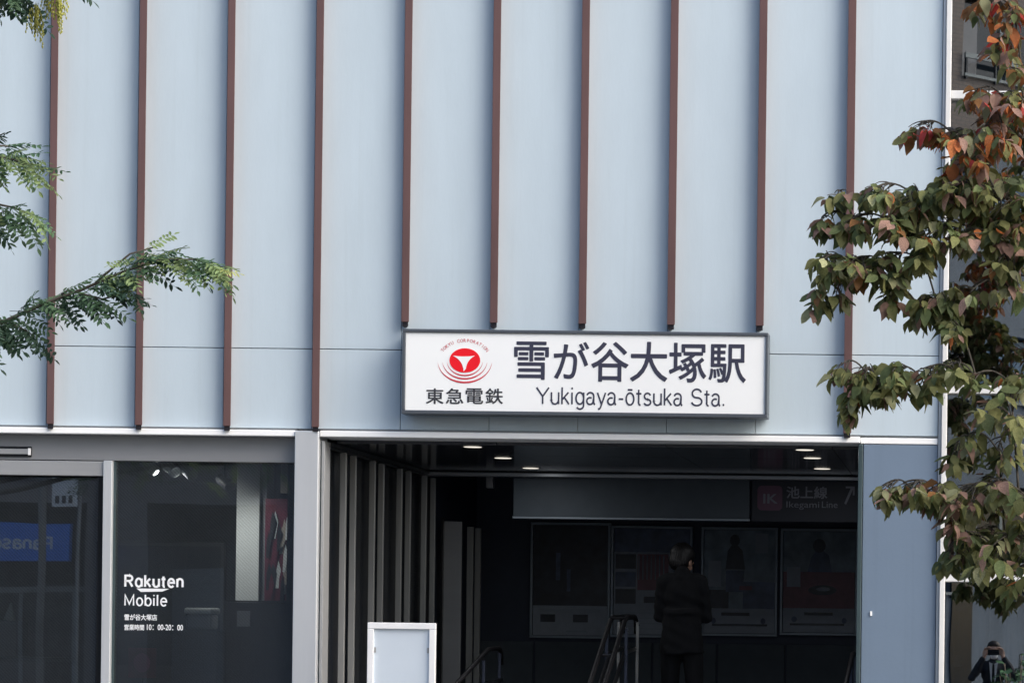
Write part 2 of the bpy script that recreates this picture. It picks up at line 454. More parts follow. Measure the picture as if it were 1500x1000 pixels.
def stroke_text(name, body, x0, x1, z0, z1, y, m, parent, w=0.09, gap=0.06, flip=False, xw=1.0):
    b = MB(); x = 0; k = 0
    for ch in body:
        adv, st_ = GL[ch]
        for s in st_:
            k += 1
            ribbon(b, [(px * xw + x, pz) for px, pz in s], w, 0.00006 * (k % 4))
        x += adv * xw + gap
    xs_ = [v[0] for v in b.v]; zs_ = [v[2] for v in b.v]
    a, c, d, e = min(xs_), max(xs_), min(zs_), max(zs_)
    s = 1 if flip else -1
    b.v = [(x0 + (v[0] - a) / (c - a) * (x1 - x0), y + s * v[1], z0 + (v[2] - d) / (e - d) * (z1 - z0)) for v in b.v]
    return b.build(name, m, parent)

# ================================================================== SETTING
b = MB(); b.box(-400, 400, -400, 400, -0.6, -0.13)
struct(b.build('ground', 'ground'))
b = MB(); b.box(-120, 120, -14.0, -4.6, -0.126, -0.12)
struct(b.build('road', 'asphalt'))
b = MB(); b.box(-120, 120, -4.45, 12, -0.5, 0.0)
struct(b.build('pavement', 'paver'))
b = MB(); b.box(-120, 120, -60, -14.15, -0.5, 0.0)
struct(b.build('far_pavement', 'paver'))
b = MB(); b.box(-120, 120, -4.6, -4.453, -0.5, 0.006)
struct(b.build('kerb', 'concrete', bev=0.02))
b = MB(); b.box(-120, 120, -14.147, -14.0, -0.5, 0.006)
struct(b.build('far_kerb', 'concrete', bev=0.02))
b = MB()
for i in range(-14, 15): b.box(i * 8 - 2, i * 8 + 2, -9.37, -9.23, -0.119, -0.116)
struct(b.build('road_markings', 'paintline'))

# ================================================================== STATION BUILDING
st = thing('station_building', 'pale blue panelled station building with thin brown vertical fins', 'building')
fin_x = [FIN0 + FINP * i for i in range(-6, 10)]
END_X = PX(1377, 400)                       # right edge of the panelled part
FR0, FR1 = PX(1382, 400), PX(1390, 400)     # white frame of the curtain wall
TOP = 9.2
PASS_L, PASS_R = -4.50, -0.785              # clear opening of the passage
CEIL = 2.80
# backing wall behind the panels
b = MB()
b.box(fin_x[0], END_X, 0.012, 0.30, CEIL + 0.03, TOP)
b.build('backing_wall', 'alu2', st)
edges = [x - 0.022 for x in fin_x] + [END_X]
G = 0.0018
rows = [(ZT + 0.022, ZJ - 0.0028), (ZJ + 0.0028, 6.25), (6.26, TOP)]
for i in range(len(edges) - 1):
    for z0, z1 in rows:
        b = MB(); b.box(edges[i] + G, edges[i + 1] - G, -0.022 + random.uniform(-.0012, .0012), 0.01, z0, z1)
        b.build('panel', 'panel', st, bev=0.002)
# drip trim below the panels
pl0, pl1 = PX(429.8, 800, -0.09), PX(465, 800, -0.09)
for x0, x1 in ((fin_x[0], pl0 - 0.002), (pl1 + 0.002, PASS_R + 0.012)):
    b = MB(); b.box(x0, x1, -0.075, 0.25, ZT - 0.036, ZT + 0.006)
    b.build('drip_trim', 'trim', st, bev=0.006)
    b = MB(); b.box(x0, x1, -0.028, 0.012, ZT + 0.0075, ZT + 0.020)
    b.build('trim_gasket', 'beam', st)
b = MB(); b.box(PASS_R + 0.016, END_X, -0.035, 0.25, ZT - 0.038, ZT + 0.004)
b.build('drip_trim', 'trim', st, bev=0.005)
# brown fins
for i, x in enumerate(fin_x):
    k = i - 6
    x = x * (1 - 0.10 / CAM_D)
    zb = ZST + 0.034 if 4 <= k <= 8 else ZT + 0.028
    poly = [(x - 0.029, -0.0225), (x - 0.029, -0.098), (x + 0.028, -0.114), (x - 0.004, -0.0225)]
    b = MB(); b.prism(poly[::1], zb, TOP)
    f = b.build('fin', 'fin', st, bev=0.003)
    b = MB(); b.prism([(x - 0.024, -0.0235), (x - 0.024, -0.09), (x + 0.020, -0.104), (x - 0.006, -0.0235)], zb - 0.030, zb - 0.001)
    b.build('fin_end_cap', 'fincap', f)
# silver pillar between shop and passage
b = MB(); b.box(pl0, pl1, -0.09, 0.16, 0.0, ZT + 0.002)
b.build('pillar', 'alu', st, bev=0.006)
b = MB(); b.box(pl1 + 0.002, pl1 + 0.009, -0.03, 0.1, 0.0, CEIL - 0.004)
b.build('pillar_gasket', 'jamb', st)
b = MB(); b.box(pl1 + 0.010, pl1 + 0.030, -0.045, 0.12, 0.0, CEIL - 0.004)
b.build('jamb_strip', 'alu2', st, bev=0.003)
# slate blue pier right of the passage
b = MB(); b.box(PASS_R + 0.034, END_X, -0.030, 0.5, 0.0, ZT - 0.041)
b.build('slate_panel', 'slate', st, bev=0.004)
b = MB(); b.box(PASS_R, PASS_R + 0.031, -0.052, 0.55, 0.0, ZT - 0.042)
b.build('jamb_strip', 'jamb', st, bev=0.004)
q = P(1276, 898, -0.033)
b = MB(); b.box(q.x - 0.007, q.x + 0.007, -0.038, -0.0305, q.z - 0.016, q.z + 0.016)
b.build('lock_plate', 'trim', st)
# seam strip and white mullion of the curtain wall
b = MB(); b.box(END_X + 0.003, FR0 - 0.002, -0.036, 0.2, 0.0, TOP)
b.build('seam_strip', 'alu', st, bev=0.003)
cw = MB(); cw.box(FR0, FR1, -0.07, 0.16, 0.0, TOP)
cwf = cw.build('curtain_wall_frame', 'whiteframe', st, bev=0.005)
CW_R = 3.4
zt = [0.12, PZ(1395, 846), PZ(1395, 571), PZ(1395, 141), 7.6, TOP - 0.03]
for z in zt:
    b = MB(); b.box(FR1 + 0.001, CW_R, -0.05, 0.10, z - 0.027, z + 0.030)
    b.build('transom', 'whiteframe', cwf, bev=0.004)
for x in (1.6, CW_R):
    b = MB(); b.box(x - 0.02 + 0.0205, x + 0.06, -0.068, 0.16, 0.0, TOP)
    b.build('mullion', 'whiteframe', cwf, bev=0.004)
for i in range(len(zt) - 1):
    for x0, x1 in ((FR1 + 0.004, 1.598), (1.664, CW_R - 0.002)):
        cx, cz = (x0 + x1) / 2, (zt[i] + zt[i + 1]) / 2
        b = MB(); b.box(x0 - cx, x1 - cx, -0.004, 0.004, zt[i] + 0.031 - cz, zt[i + 1] - 0.028 - cz)
        o = b.build('pane', 'glass_cw', cwf)
        o.location = (cx, 0.03, cz)
        tilt = [(-0.0092, -0.0092), (0.001, -0.002), (-0.002, 0.001), (0.001, 0.0), (0, 0)][i]
        o.rotation_euler = (tilt[0], 0, tilt[1])
# room behind the curtain wall
b = MB()
b.box(END_X + 0.01, 6.0, 3.2, 3.4, 0, TOP)
b.box(END_X + 0.004, END_X + 0.02, 0.31, 3.2, 0, TOP)
b.box(5.8, 6.0, 0.31, 3.2, 0, TOP)
b.build('room_wall', 'shopwall', st)
for z in (2.94, 5.6, TOP):
    b = MB(); b.box(END_X + 0.03, 5.79, 0.18, 3.19, z - 0.22, z - 0.02)
    b.build('floor_slab', 'darkwall', st)
# rest of the building body
b = MB()
b.box(-11.6, CW_R + 3, -0.06, 9.0, TOP + 0.002, TOP + 0.35)
b.build('roof_parapet', 'trim', st, bev=0.01)
b = MB()
b.box(fin_x[0] - 0.9, fin_x[0] - 0.004, -0.03, 9, 0, TOP)
b.box(CW_R + 0.07, CW_R + 2.6, -0.03, 9, 0, TOP)
b.build('end_wall', 'panel', st, bev=0.01)
b = MB(); b.box(-10.5, CW_R + 1, 8.9, 9.0, 0, TOP)
b.build('rear_wall', 'panel', st)

# ------------------------------------------------------------------ passage
ps = thing('station_passage', 'dark recessed entrance passage with glossy ceiling below the white trim', 'passage')
DEP = 3.45
BACK = 6.0
xs = [PASS_L + 0.02, -3.35, -2.15, -0.98, PASS_R + 0.03]
ys = [0.252, 1.35, 2.45, DEP - 0.05]
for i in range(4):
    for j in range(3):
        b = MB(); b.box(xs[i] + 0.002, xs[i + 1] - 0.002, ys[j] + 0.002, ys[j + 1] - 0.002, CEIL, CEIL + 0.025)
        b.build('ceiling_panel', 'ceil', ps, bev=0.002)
b = MB(); b.box(PASS_L - 0.3, PASS_R + 0.4, 0.251, DEP, CEIL + 0.026, CEIL + 0.05)
b.build('ceiling_void', 'fincap', ps)
b = MB(); b.box(PASS_L - 0.015, PASS_R + 0.025, DEP - 0.045, DEP + 0.06, CEIL - 0.040, CEIL - 0.006)
b.build('beam', 'beam', ps, bev=0.006)
b = MB(); b.box(PASS_L - 0.015, PASS_R + 0.025, DEP - 0.02, DEP + 0.05, CEIL - 0.005, CEIL + 0.5)
b.build('beam_upstand', 'dark', ps)
# left wall: dark glass with projecting bright stiles
b = MB(); b.box(PASS_L - 0.06, PASS_L - 0.012, 0.13, DEP, CEIL - 0.045, CEIL - 0.002)
b.box(PASS_L - 0.011, PASS_L + 0.02, 0.13, DEP, CEIL - 0.03, CEIL - 0.003)
b.build('door_track', 'blacksteel', ps)
b = MB(); b.box(PASS_L - 0.05, PASS_L - 0.04, 0.15, DEP, 0.05, CEIL - 0.05)
b.build('side_glass', 'glass_pass', ps)
for px in (497, 511.5, 540, 553, 580, 593, 616.5, 629.5):
    ax = PX(px, 850)
    Y = (PASS_L / ax - 1) * CAM_D + 0.02
    w = 0.033
    b = MB(); b.box(PASS_L - 0.01, PASS_L + w, Y, Y + 0.035, 0.0, CEIL - 0.05)
    b.build('door_stile', 'steel', ps, bev=0.003)
b = MB(); b.box(PASS_L - 0.02, PASS_L + 0.03, DEP - 0.005 - 0.05, DEP - 0.047, 0.0, CEIL - 0.05)
b.build('corner_post', 'blacksteel', ps)
b = MB(); b.box(PASS_L - 1.3, PASS_L - 0.055, DEP + 0.01, DEP + 0.05, 0, 3.4)
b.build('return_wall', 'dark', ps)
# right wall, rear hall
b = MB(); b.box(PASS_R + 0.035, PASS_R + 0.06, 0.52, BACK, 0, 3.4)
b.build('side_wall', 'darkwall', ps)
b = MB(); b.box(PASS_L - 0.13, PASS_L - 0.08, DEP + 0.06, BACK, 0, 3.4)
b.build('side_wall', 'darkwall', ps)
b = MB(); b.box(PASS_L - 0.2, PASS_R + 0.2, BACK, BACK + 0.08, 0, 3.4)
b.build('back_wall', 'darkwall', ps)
zz = PZ(900, 937, BACK)
b = MB()
for px0, px1 in ((700, 782), (784, 955), (957, 1050), (1052, 1150), (1152, 1275)):
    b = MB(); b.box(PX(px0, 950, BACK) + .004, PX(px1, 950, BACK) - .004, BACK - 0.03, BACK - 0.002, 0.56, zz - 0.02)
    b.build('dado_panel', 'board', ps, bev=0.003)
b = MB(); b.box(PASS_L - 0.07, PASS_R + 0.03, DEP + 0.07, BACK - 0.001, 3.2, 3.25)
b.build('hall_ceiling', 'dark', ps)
for i in range(4):
    b = MB(); b.box(PASS_L - 0.03, PASS_R + 0.03, 0.9 + 0.3 * i, 1.2 + 0.3 * i if i < 3 else BACK - 0.001, 0.002, 0.1375 * (i + 1))
    b.build('step', 'concrete' if False else 'board', ps, bev=0.006)
# lift frontage on the left inside the hall
for px0, px1, Y in ((648.5, 675, 4.15), (683, 692, 4.9), (694.5, 703, 5.2)):
    za = PZ(px0, {648.5: 763, 683: 771, 694.5: 773}[px0], Y)
    b = MB(); b.box(PX(px0, 880, Y), PX(px1, 880, Y), Y, Y + 0.04, 0.55, za)
    b.build('door_leaf', 'steel' if px0 > 650 else 'fascia', ps, bev=0.003)
b = MB(); b.box(PX(645, 880, 4.1), PX(648, 880, 4.1), 4.1, 4.16, 0.55, PZ(648, 757, 4.1))
b.build('door_frame', 'blacksteel', ps)

# downlights
dl_pos = [(-3.55, 0.42, 'nearest the street in the left row'), (-3.55, 1.62, 'in the middle of the left row'), (-3.55, 2.86, 'farthest back in the left row'),
          (-1.18, 0.32, 'nearest the street in the right row'), (-1.18, 1.20, 'in the middle of the right row'), (-1.18, 2.48, 'farthest back in the right row')]
for i, (x, y, w) in enumerate(dl_pos):
    t = thing('downlight', 'lit recessed ceiling downlight %s' % w, 'light', (x, y, CEIL), 'downlights in the passage ceiling')
    pts = []
    b = MB()
    ring = [(x + 0.082 * cos(2 * pi * k / 20), y + 0.082 * sin(2 * pi * k / 20)) for k in range(20)]
    b.prism(ring, CEIL - 0.002, CEIL - 0.0003); b.build('bezel', 'blacksteel', t)
    b = MB()
    ring = [(x + 0.064 * cos(2 * pi * k / 20), y + 0.064 * sin(2 * pi * k / 20)) for k in range(20)]
    b.prism(ring, CEIL - 0.004, CEIL - 0.0023); b.build('diffuser', 'lamp', t)
    ld = bpy.data.lights.new('downlight_lamp', 'AREA'); ld.shape = 'DISK'; ld.size = 0.12; ld.energy = 1.5; ld.color = (0.95, 0.97, 1.0)
    lo_ = bpy.data.objects.new('downlight_lamp', ld); col.objects.link(lo_); lo_.parent = t; lo_.location = (0, 0, -0.0046)

# small hanging loudspeaker in the hall
q = P(718, 706, 3.9)
t = thing('loudspeaker', 'small grey box loudspeaker hanging below the beam in the dark hall', 'speaker', (q.x, 3.9, q.z))
b = MB(); b.box(q.x - 0.03, q.x + 0.03, 3.86, 3.95, q.z - 0.05, q.z + 0.05); b.build('cabinet', 'fascia', t, bev=0.008)
b = MB(); b.box(q.x - 0.008, q.x + 0.008, 3.9, 3.92, q.z + 0.051, 3.2); b.build('bracket', 'blacksteel', t)

# boards and posters on the rear wall
def rect(px0, px1, py0, py1, Y):
    my, mx = (py0 + py1) / 2, (px0 + px1) / 2
    return PX(px0, my, Y), PX(px1, my, Y), PZ(mx, py1, Y), PZ(mx, py0, Y)
Yb = DEP + 0.12
x0, x1, z0, z1 = rect(752, 1098, 698, 760, Yb)
t = thing('blank_board', 'wide blank dark grey signboard under the beam at the back', 'board', ((x0 + x1) / 2, Yb, z0))
b = MB(); b.box(x0, x1, Yb, Yb + 0.05, z0 + 0.012, z1); b.build('board_face', 'board', t, bev=0.003)
b = MB(); b.box(x0 - 0.003, x1 + 0.003, Yb - 0.012, Yb + 0.05, z0 - 0.004, z0 + 0.011); b.build('bottom_edge', 'posterframe', t)
x0, x1, z0, z1 = rect(1100, 1256, 702, 764, Yb)
t = thing('line_sign', 'black hanging sign with IK square and 池上線 lettering', 'sign', ((x0 + x1) / 2, Yb, z0))
b = MB(); b.box(x0 + 0.006, x1, Yb + 0.002, Yb + 0.05, z0, z1); b.build('sign_board', 'dark', t, bev=0.003)
def rrect(x0, x1, z0, z1, r, n=5):
    p = []
    for cx, cz, a0 in ((x0 + r, z0 + r, 180), (x1 - r, z0 + r, 270), (x1 - r, z1 - r, 0), (x0 + r, z1 - r, 90)):
        for k in range(n + 1):
            a = rad(a0 + 90 * k / n); p.append((cx + r * cos(a), cz + r * sin(a)))
    return p
X0, X1, Z0, Z1 = rect(1109.5, 1146, 711, 747, Yb)
b = MB(); b.plate(rrect(X0, X1, Z0, Z1, 0.035), Yb - 0.002, Yb + 0.001); sq = b.build('line_symbol', 'ikpink', t)
X0, X1, Z0, Z1 = rect(1118, 1139, 723, 737, Yb)
lettering('lettering', 'IK', X0, X1, Z0, Z1, Yb - 0.004, 'ikwhite', sq, 0.02)
X0, X1, Z0, Z1 = rect(1152, 1212, 712, 730, Yb)
lettering('lettering', '池上線', X0, X1, Z0, Z1, Yb - 0.003, 'ikwhite', t, 0.02)
X0, X1, Z0, Z1 = rect(1152, 1200, 734, 746, Yb)
lettering('lettering', 'Ikegami', X0, X1, Z0, Z1, Yb - 0.003, 'ikwhite', t)
X0, X1, Z0, Z1 = rect(1204, 1227, 734, 743.5, Yb)
lettering('lettering', 'Line', X0, X1, Z0, Z1, Yb - 0.003, 'ikwhite', t)
X0, X1, Z0, Z1 = rect(1237, 1252, 712, 739, Yb)
b = MB()
b.plate([(X0 + .01, Z1 - .016), (X0 + .01, Z1), (X1, Z1), (X1, Z0 + .08), (X1 - .016, Z0 + .08), (X1 - .016, Z1 - .028), (X0 + .014, Z0), (X0, Z0 + .014), (X1 - .034, Z1 - .016)][::-1], Yb - 0.003, Yb - 0.001)
b.build('arrow', 'ikwhite', t)

def poster_case(px0, px1, py0, py1, label, fill):
    Y = BACK - 0.05
    x0, x1, z0, z1 = rect(px0, px1, py0, py1, Y)
    t = thing('poster_case', label, 'poster', ((x0 + x1) / 2, Y, z0), 'poster cases on the rear wall')
    w = 0.022
    for nm, bx in (('frame_rail', (x0, x1, z0, z0 + w)), ('frame_rail', (x0, x1, z1 - w, z1)), ('frame_rail', (x0, x0 + w, z0 + w + .001, z1 - w - .001)), ('frame_rail', (x1 - w, x1, z0 + w + .001, z1 - w - .001))):
        b = MB(); b.box(bx[0], bx[1], Y - 0.02, Y + 0.045, bx[2], bx[3]); b.build(nm, 'posterframe', t, bev=0.003)
    X0, X1, Z0, Z1 = x0 + w + .004, x1 - w - .004, z0 + w + .004, z1 - w - .004
    b = MB(); b.box(X0, X1, Y + 0.01, Y + 0.03, Z0, Z1); pp = b.build('poster', 'postergrey', t)
    n = [0]
    def pr(u0, u1, v0, v1, m):            # a printed field, u right, v up, 0..1
        n[0] += 1
        yy = Y + 0.009 - 0.0006 * n[0]
        b = MB(); b.box(X0 + u0 * (X1 - X0), X0 + u1 * (X1 - X0), yy, yy + 0.0004, Z0 + v0 * (Z1 - Z0), Z0 + v1 * (Z1 - Z0))
        return b.build('printed_field', m, pp)
    def blob(poly, m):
        n[0] += 1
        yy = Y + 0.009 - 0.0006 * n[0]
        b = MB(); b.plate([(X0 + u * (X1 - X0), Z0 + v * (Z1 - Z0)) for u, v in poly], yy, yy + 0.0004)
        return b.build('printed_figure', m, pp)
    fill(pr, blob)
def ell(cx, cy, rx, ry, n=14): return [(cx + rx * cos(2 * pi * k / n), cy + ry * sin(2 * pi * k / n)) for k in range(n)]
def fill_a(pr, blob):
    pr(0, 1, 0.27, 1, 'posterdark'); pr(0.30, 0.36, 0.5, 0.75, 'posternavy'); pr(0.45, 0.5, 0.4, 0.6, 'posternavy')
    pr(0.1, 0.3, 0.12, 0.19, 'posterdark'); pr(0.54, 0.74, 0.12, 0.19, 'posterdark'); pr(0.45, 0.72, 0.03, 0.045, 'posterframe')
    for k in range(3): pr(0.1, 0.9, 0.21 + k * .012, 0.215 + k * .012, 'posterframe')
def fill_b(pr, blob):
    pr(0, 1, 0.78, 1, 'posternavy')
    for k, v in enumerate((0.62, 0.45, 0.29)): pr(0.02, 0.29, v, v + 0.14, ['posterdark', 'posternavy', 'posterdark'][k])
    pr(0.31, 0.72, 0.42, 0.76, 'posterred')
    for k in range(7): pr(0.32 + k * .055, 0.335 + k * .055, 0.52, 0.75, 'posterteal')
    pr(0.40, 0.55, 0.3, 0.36, 'posterdark')
    for k in range(4): pr(0.06, 0.94, 0.05 + k * .05, 0.06 + k * .05, 'posterframe')
def fill_c(pr, blob):
    pr(0, 1, 0.24, 1, 'posterteal'); pr(0.72, 0.9, 0.78, 0.97, 'postergrey'); pr(0.06, 0.24, 0.45, 0.7, 'postergrey')
    pr(0.55, 1, 0.24, 0.5, 'posternavy'); pr(0, 0.35, 0.24, 0.42, 'posterdark')
    blob([(0.30, 0.62), (0.58, 0.62), (0.54, 0.80), (0.48, 0.85), (0.38, 0.85), (0.33, 0.80)][::1], 'posterdark')
    blob(ell(0.43, 0.9, 0.07, 0.06), 'posterdark'); blob([(0.31, 0.4), (0.55, 0.4), (0.57, 0.61), (0.31, 0.61)], 'posternavy')
    pr(0.5, 0.68, 0.42, 0.46, 'posterred'); pr(0.12, 0.9, 0.07, 0.09, 'posterdark'); blob(ell(0.14, 0.12, 0.035, 0.03), 'posternavy'); blob(ell(0.84, 0.12, 0.035, 0.03), 'posternavy')
    pr(0.25, 0.65, 0.17, 0.2, 'posterdark')
def fill_d(pr, blob):
    pr(0, 1, 0.24, 0.6, 'posterred'); pr(0, 1, 0.6, 1, 'posterteal'); pr(0.05, 0.24, 0.45, 0.65, 'postergrey')
    blob([(0.34, 0.6), (0.68, 0.6), (0.64, 0.76), (0.56, 0.81), (0.46, 0.81), (0.39, 0.75)], 'posternavy')
    blob(ell(0.5, 0.86, 0.09, 0.07), 'posterdark'); blob(ell(0.55, 0.42, 0.2, 0.05), 'posterdark'); blob(ell(0.56, 0.43, 0.1, 0.02), 'postergrey')
    pr(0.1, 0.86, 0.07, 0.09, 'posterdark'); blob(ell(0.16, 0.13, 0.04, 0.03), 'posternavy'); blob(ell(0.86, 0.12, 0.035, 0.03), 'posternavy'); pr(0.3, 0.7, 0.17, 0.2, 'posterdark')
poster_case(777, 894, 765, 934, 'dark framed poster with two small pictures at its foot, leftmost', fill_a)
poster_case(895, 1014, 770, 933, 'framed poster with red picture, partly behind the standing person', fill_b)
poster_case(1027, 1139, 772, 931, 'framed poster of a figure in dark top, right of the person', fill_c)
poster_case(1143, 1256, 774, 930, 'framed poster with red lower half, beside the slate blue pier', fill_d)

# handrails of the steps
def handrail(name, label, X, sep, grp):
    t = thing(name, label, 'handrail', (X, 1.0, 0.0), grp)
    for s in ((-1, 1) if sep else (0,)):
        xx = X + s * sep
        top = 1.58 if sep else 1.32
        pts = [(xx, 0.55, 0.62), (xx, 0.50, 0.72), (xx, 0.52, 0.84), (xx, 0.62, 0.93), (xx, 0.9, 1.10), (xx, 2.0, top), (xx, 2.14, top + 0.025), (xx, 2.6, top + 0.03), (xx, 2.68, top), (xx, 2.70, top - .1)]
        b = MB(); b.tube(pts, 0.019, 10); b.build('rail', 'black', t, smooth=True)
        pts = [(xx, 0.62, 0.70), (xx, 0.9, 0.86), (xx, 2.0, top - 0.25), (xx, 2.69, top - 0.22)]
        b = MB(); b.tube(pts, 0.018, 8); b.build('lower_rail', 'blacksteel', t, smooth=True)
        for y, zf, zt_ in ((0.88, 0.0, 1.06), (1.95, 0.5, top - 0.06), (2.62, 0.55, top - 0.01)):
            b = MB(); b.box(xx - 0.011 + s * .02, xx + 0.011 + s * .02, y - 0.012, y + 0.012, zf, zt_); b.build('post', 'steel' if sep and y > 2.5 else 'darkwall', t, bev=0.003)
            b = MB(); b.tube([(xx + s * .03, y, zt_ - 0.03), (xx, y, zt_ + 0.01)], 0.01, 6); b.build('bracket', 'blacksteel', t)
    if sep:
        for y, z in ((0.9, 1.08), (1.45, 1.36), (2.0, 1.64), (2.62, 1.66)):
            b = MB(); b.tube([(X - sep, y, z - 0.04), (X + sep, y, z - 0.04)], 0.012, 8); b.build('cross_bar', 'blacksteel', t)
handrail('handrail', 'black double handrail on pale posts in the middle of the steps', PX(899, 950, 1.8), 0.055, 'handrails')
handrail('handrail', 'single black handrail by the left wall beside the steel doors', PX(707, 950, 1.9), 0.0, 'handrails')
handrail('handrail', 'single black handrail by the right wall below the posters', PX(1247, 950, 1.9), 0.0, 'handrails')

# ------------------------------------------------------------------ shop front
sf = thing('shop_front', 'grey aluminium shop front with dark glazing left of the silver pillar', 'shop front')
SY = 0.02
fz0 = PZ(300, 676, SY)
SL = -10.2
b = MB(); b.box(SL, pl0 - 0.002, SY, 0.2, fz0, ZT - 0.038); b.build('fascia', 'fascia', sf, bev=0.004)
mu0, mu1 = PX(151, 840, SY), PX(164, 840, SY)
b = MB(); b.box(mu0, mu1, SY - 0.025, 0.12, 0.0, fz0 - 0.002); b.build('mullion', 'alu', sf, bev=0.004)
b = MB(); b.box(SL, mu0 - 0.002, SY - 0.008, 0.11, PZ(70, 696, SY), fz0 - 0.006); dh = b.build('door_header', 'alu2', sf, bev=0.004)
b = MB(); b.box(mu1 + 0.001, mu1 + 0.014, SY + 0.01, 0.1, 0.05, fz0 - 0.003); b.build('glazing_bead', 'jamb', sf)
b = MB(); b.box(pl0 - 0.012, pl0 - 0.001, SY + 0.01, 0.1, 0.05, fz0 - 0.003); b.build('glazing_bead', 'blacksteel', sf)
b = MB(); b.box(mu1 + 0.015, pl0 - 0.013, 0.05, 0.058, 0.05, fz0 - 0.001); b.build('pane', 'glass_shop', sf)
dz = PZ(70, 696, SY)
b = MB(); b.box(-7.42, mu0 - 0.045, 0.06, 0.068, 0.06, dz - 0.012); b.build('door_pane', 'glass_shop', sf)
b = MB(); b.box(mu0 - 0.044, mu0 - 0.003, 0.03, 0.095, 0.0, dz - 0.002); b.build('door_stile', 'blacksteel', sf)
b = MB(); b.box(-7.50, -7.421, 0.03, 0.095, 0.0, dz - 0.002); b.build('door_stile', 'alu2', sf)
b = MB(); b.box(SL, -7.51, 0.05, 0.058, 0.0, dz - 0.002); b.build('pane', 'glass_shop', sf)
b = MB(); b.box(SL, pl0 - 0.002, 0.0, 0.12, 0.0, 0.05); b.build('sill', 'concrete', sf)
x0, x1, z0, z1 = rect(-110, 47, 653, 668, SY)
b = MB(); b.box(x0, x1, SY - 0.012, SY - 0.002, z0, z1); sv = b.build('sensor_cover', 'blacksteel', sf, bev=0.003)
b = MB(); b.box(x0 + 0.02, x1 - 0.016, SY - 0.02, SY - 0.0125, z0 + 0.017, z1 - 0.017); b.build('cover_plate', 'alu2', sv, bev=0.003)
b = MB(); b.box(x1 - 0.02, x1 - 0.004, SY - 0.024, SY - 0.0125, z0 + 0.012, z1 - 0.012); b.build('end_plate', 'trim', sv)
# lettering on the glass
def glass_text(name, body, px0, px1, py0, py1, off=0.0, sp=1.0):
    X0, X1, Z0, Z1 = rect(px0, px1, py0, py1, 0.046)
    return lettering(name, body, X0, X1, Z0, Z1, 0.047, 'vinyl', sf, off, sp)
X0, X1, Z0, Z1 = rect(182, 269, 839.5, 860.5, 0.046)
stroke_text('lettering', 'Rɑkuten', X0, X1, Z0, Z1, 0.047, 'vinyl', sf, 0.135, 0.10)
X0, X1, Z0, Z1 = rect(200, 248, 861.5, 866.5, 0.046)
b = MB(); b.plate([(X0, Z1), (X0 + .03, Z0), (X1 - .05, Z0 + .004), (X1, Z1)], 0.0455, 0.0475); b.build('underline', 'vinyl', sf)
X0, X1, Z0, Z1 = rect(182, 245, 868.5, 887.5, 0.046)
stroke_text('lettering', 'Mobile', X0, X1, Z0, Z1, 0.047, 'vinyl', sf, 0.105, 0.085)
glass_text('lettering', '雪が谷大塚店', 182, 230, 899, 908, 0.02)
glass_text('lettering', '営業時間', 182, 211, 914, 922.5, 0.02)
glass_text('lettering', '10：00-20：00', 215, 268, 914, 922.5, 0.015)

# shop interior shell (structure)
b = MB(); b.box(SL - 0.2, PASS_L - 0.20, 0.12, 6.4, -0.02, 0.012); struct(b.build('shop_floor', 'shopfloor'))
b = MB(); b.box(SL - 0.2, PASS_L - 0.20, 0.21, 6.4, 2.84, 2.90); struct(b.build('shop_ceiling', 'shopwall'))
b = MB(); b.box(SL - 0.2, PASS_L - 0.20, 6.4, 6.5, 0, 2.84)
b.box(SL - 0.3, SL - 0.2, 0.2, 6.4, 0, 2.84); struct(b.build('shop_wall', 'shopwall'))
b = MB(); b.box(PASS_L - 0.30, PASS_L - 0.21, 0.17, 6.4, 0, 2.84); struct(b.build('shop_party_wall', 'shopdark'))
def slab(name, label, cat, px0, px1, py0, py1, Y, th, m, floor=False, top=False):
    x0, x1, z0, z1 = rect(px0, px1, py0, py1, Y)
    if floor: z0 = 0.013
    if top: z1 = 2.838
    t = thing(name, label, cat, ((x0 + x1) / 2, Y, z0))
    b = MB(); b.box(x0, x1, Y, Y + th, z0, z1); b.build(name + '_body', m, t, bev=0.005)
    return t, (x0, x1, z0, z1)
t, r = slab('shop_column', 'white square column inside the shop window, right of the lettering', 'column', 346, 380, 660, 882, 0.92, 0.25, 'shopwhite', floor=True, top=True)
b = MB(); b.box(r[1] + .002, r[1] + 0.04, 0.96, 1.16, 0.02, 2.83); b.build('reveal', 'fascia', t)
t, r = slab('low_partition', 'dark waist-high partition below the white column in the shop', 'partition', 328, 433, 882, 1000, 0.56, 0.05, 'shopdark', floor=True)
b = MB(); b.box(r[0], r[1], 0.55, 0.62, r[2] + (r[3] - r[2]) + 0.001, r[3] + 0.014); b.build('capping', 'shopdark', t)
q0, q1, z0, z1 = rect(347, 366, 894, 917, 0.55)
b = MB(); b.box(q0, q1, 0.55, 0.558, z0, z1); o = tag(b.build('price_card', 'fascia'), 'small pale card fixed to the dark partition in the shop', 'card')
t, r = slab('display_wall', 'large dark display panel behind the white shop lettering', 'panel', 140, 328, 793, 1000, 1.4, 0.06, 'shopdark', floor=True)
b = MB(); b.box(r[0] + .03, r[1] - .03, 1.39, 1.398, 1.2, r[3] - 0.03); b.build('screen', 'winglass', t)
x0, x1, z0, z1 = rect(388, 432, 730, 882, 0.68)
t = thing('wall_poster', 'maroon poster with pale figures inside the shop by the pillar', 'poster', ((x0 + x1) / 2, 0.68, z0))
b = MB(); b.box(x0, x1 + 0.02, 0.68, 0.70, z0 - 0.3, z1); b.build('sheet', 'maroon', t)
rr = random.Random(5)
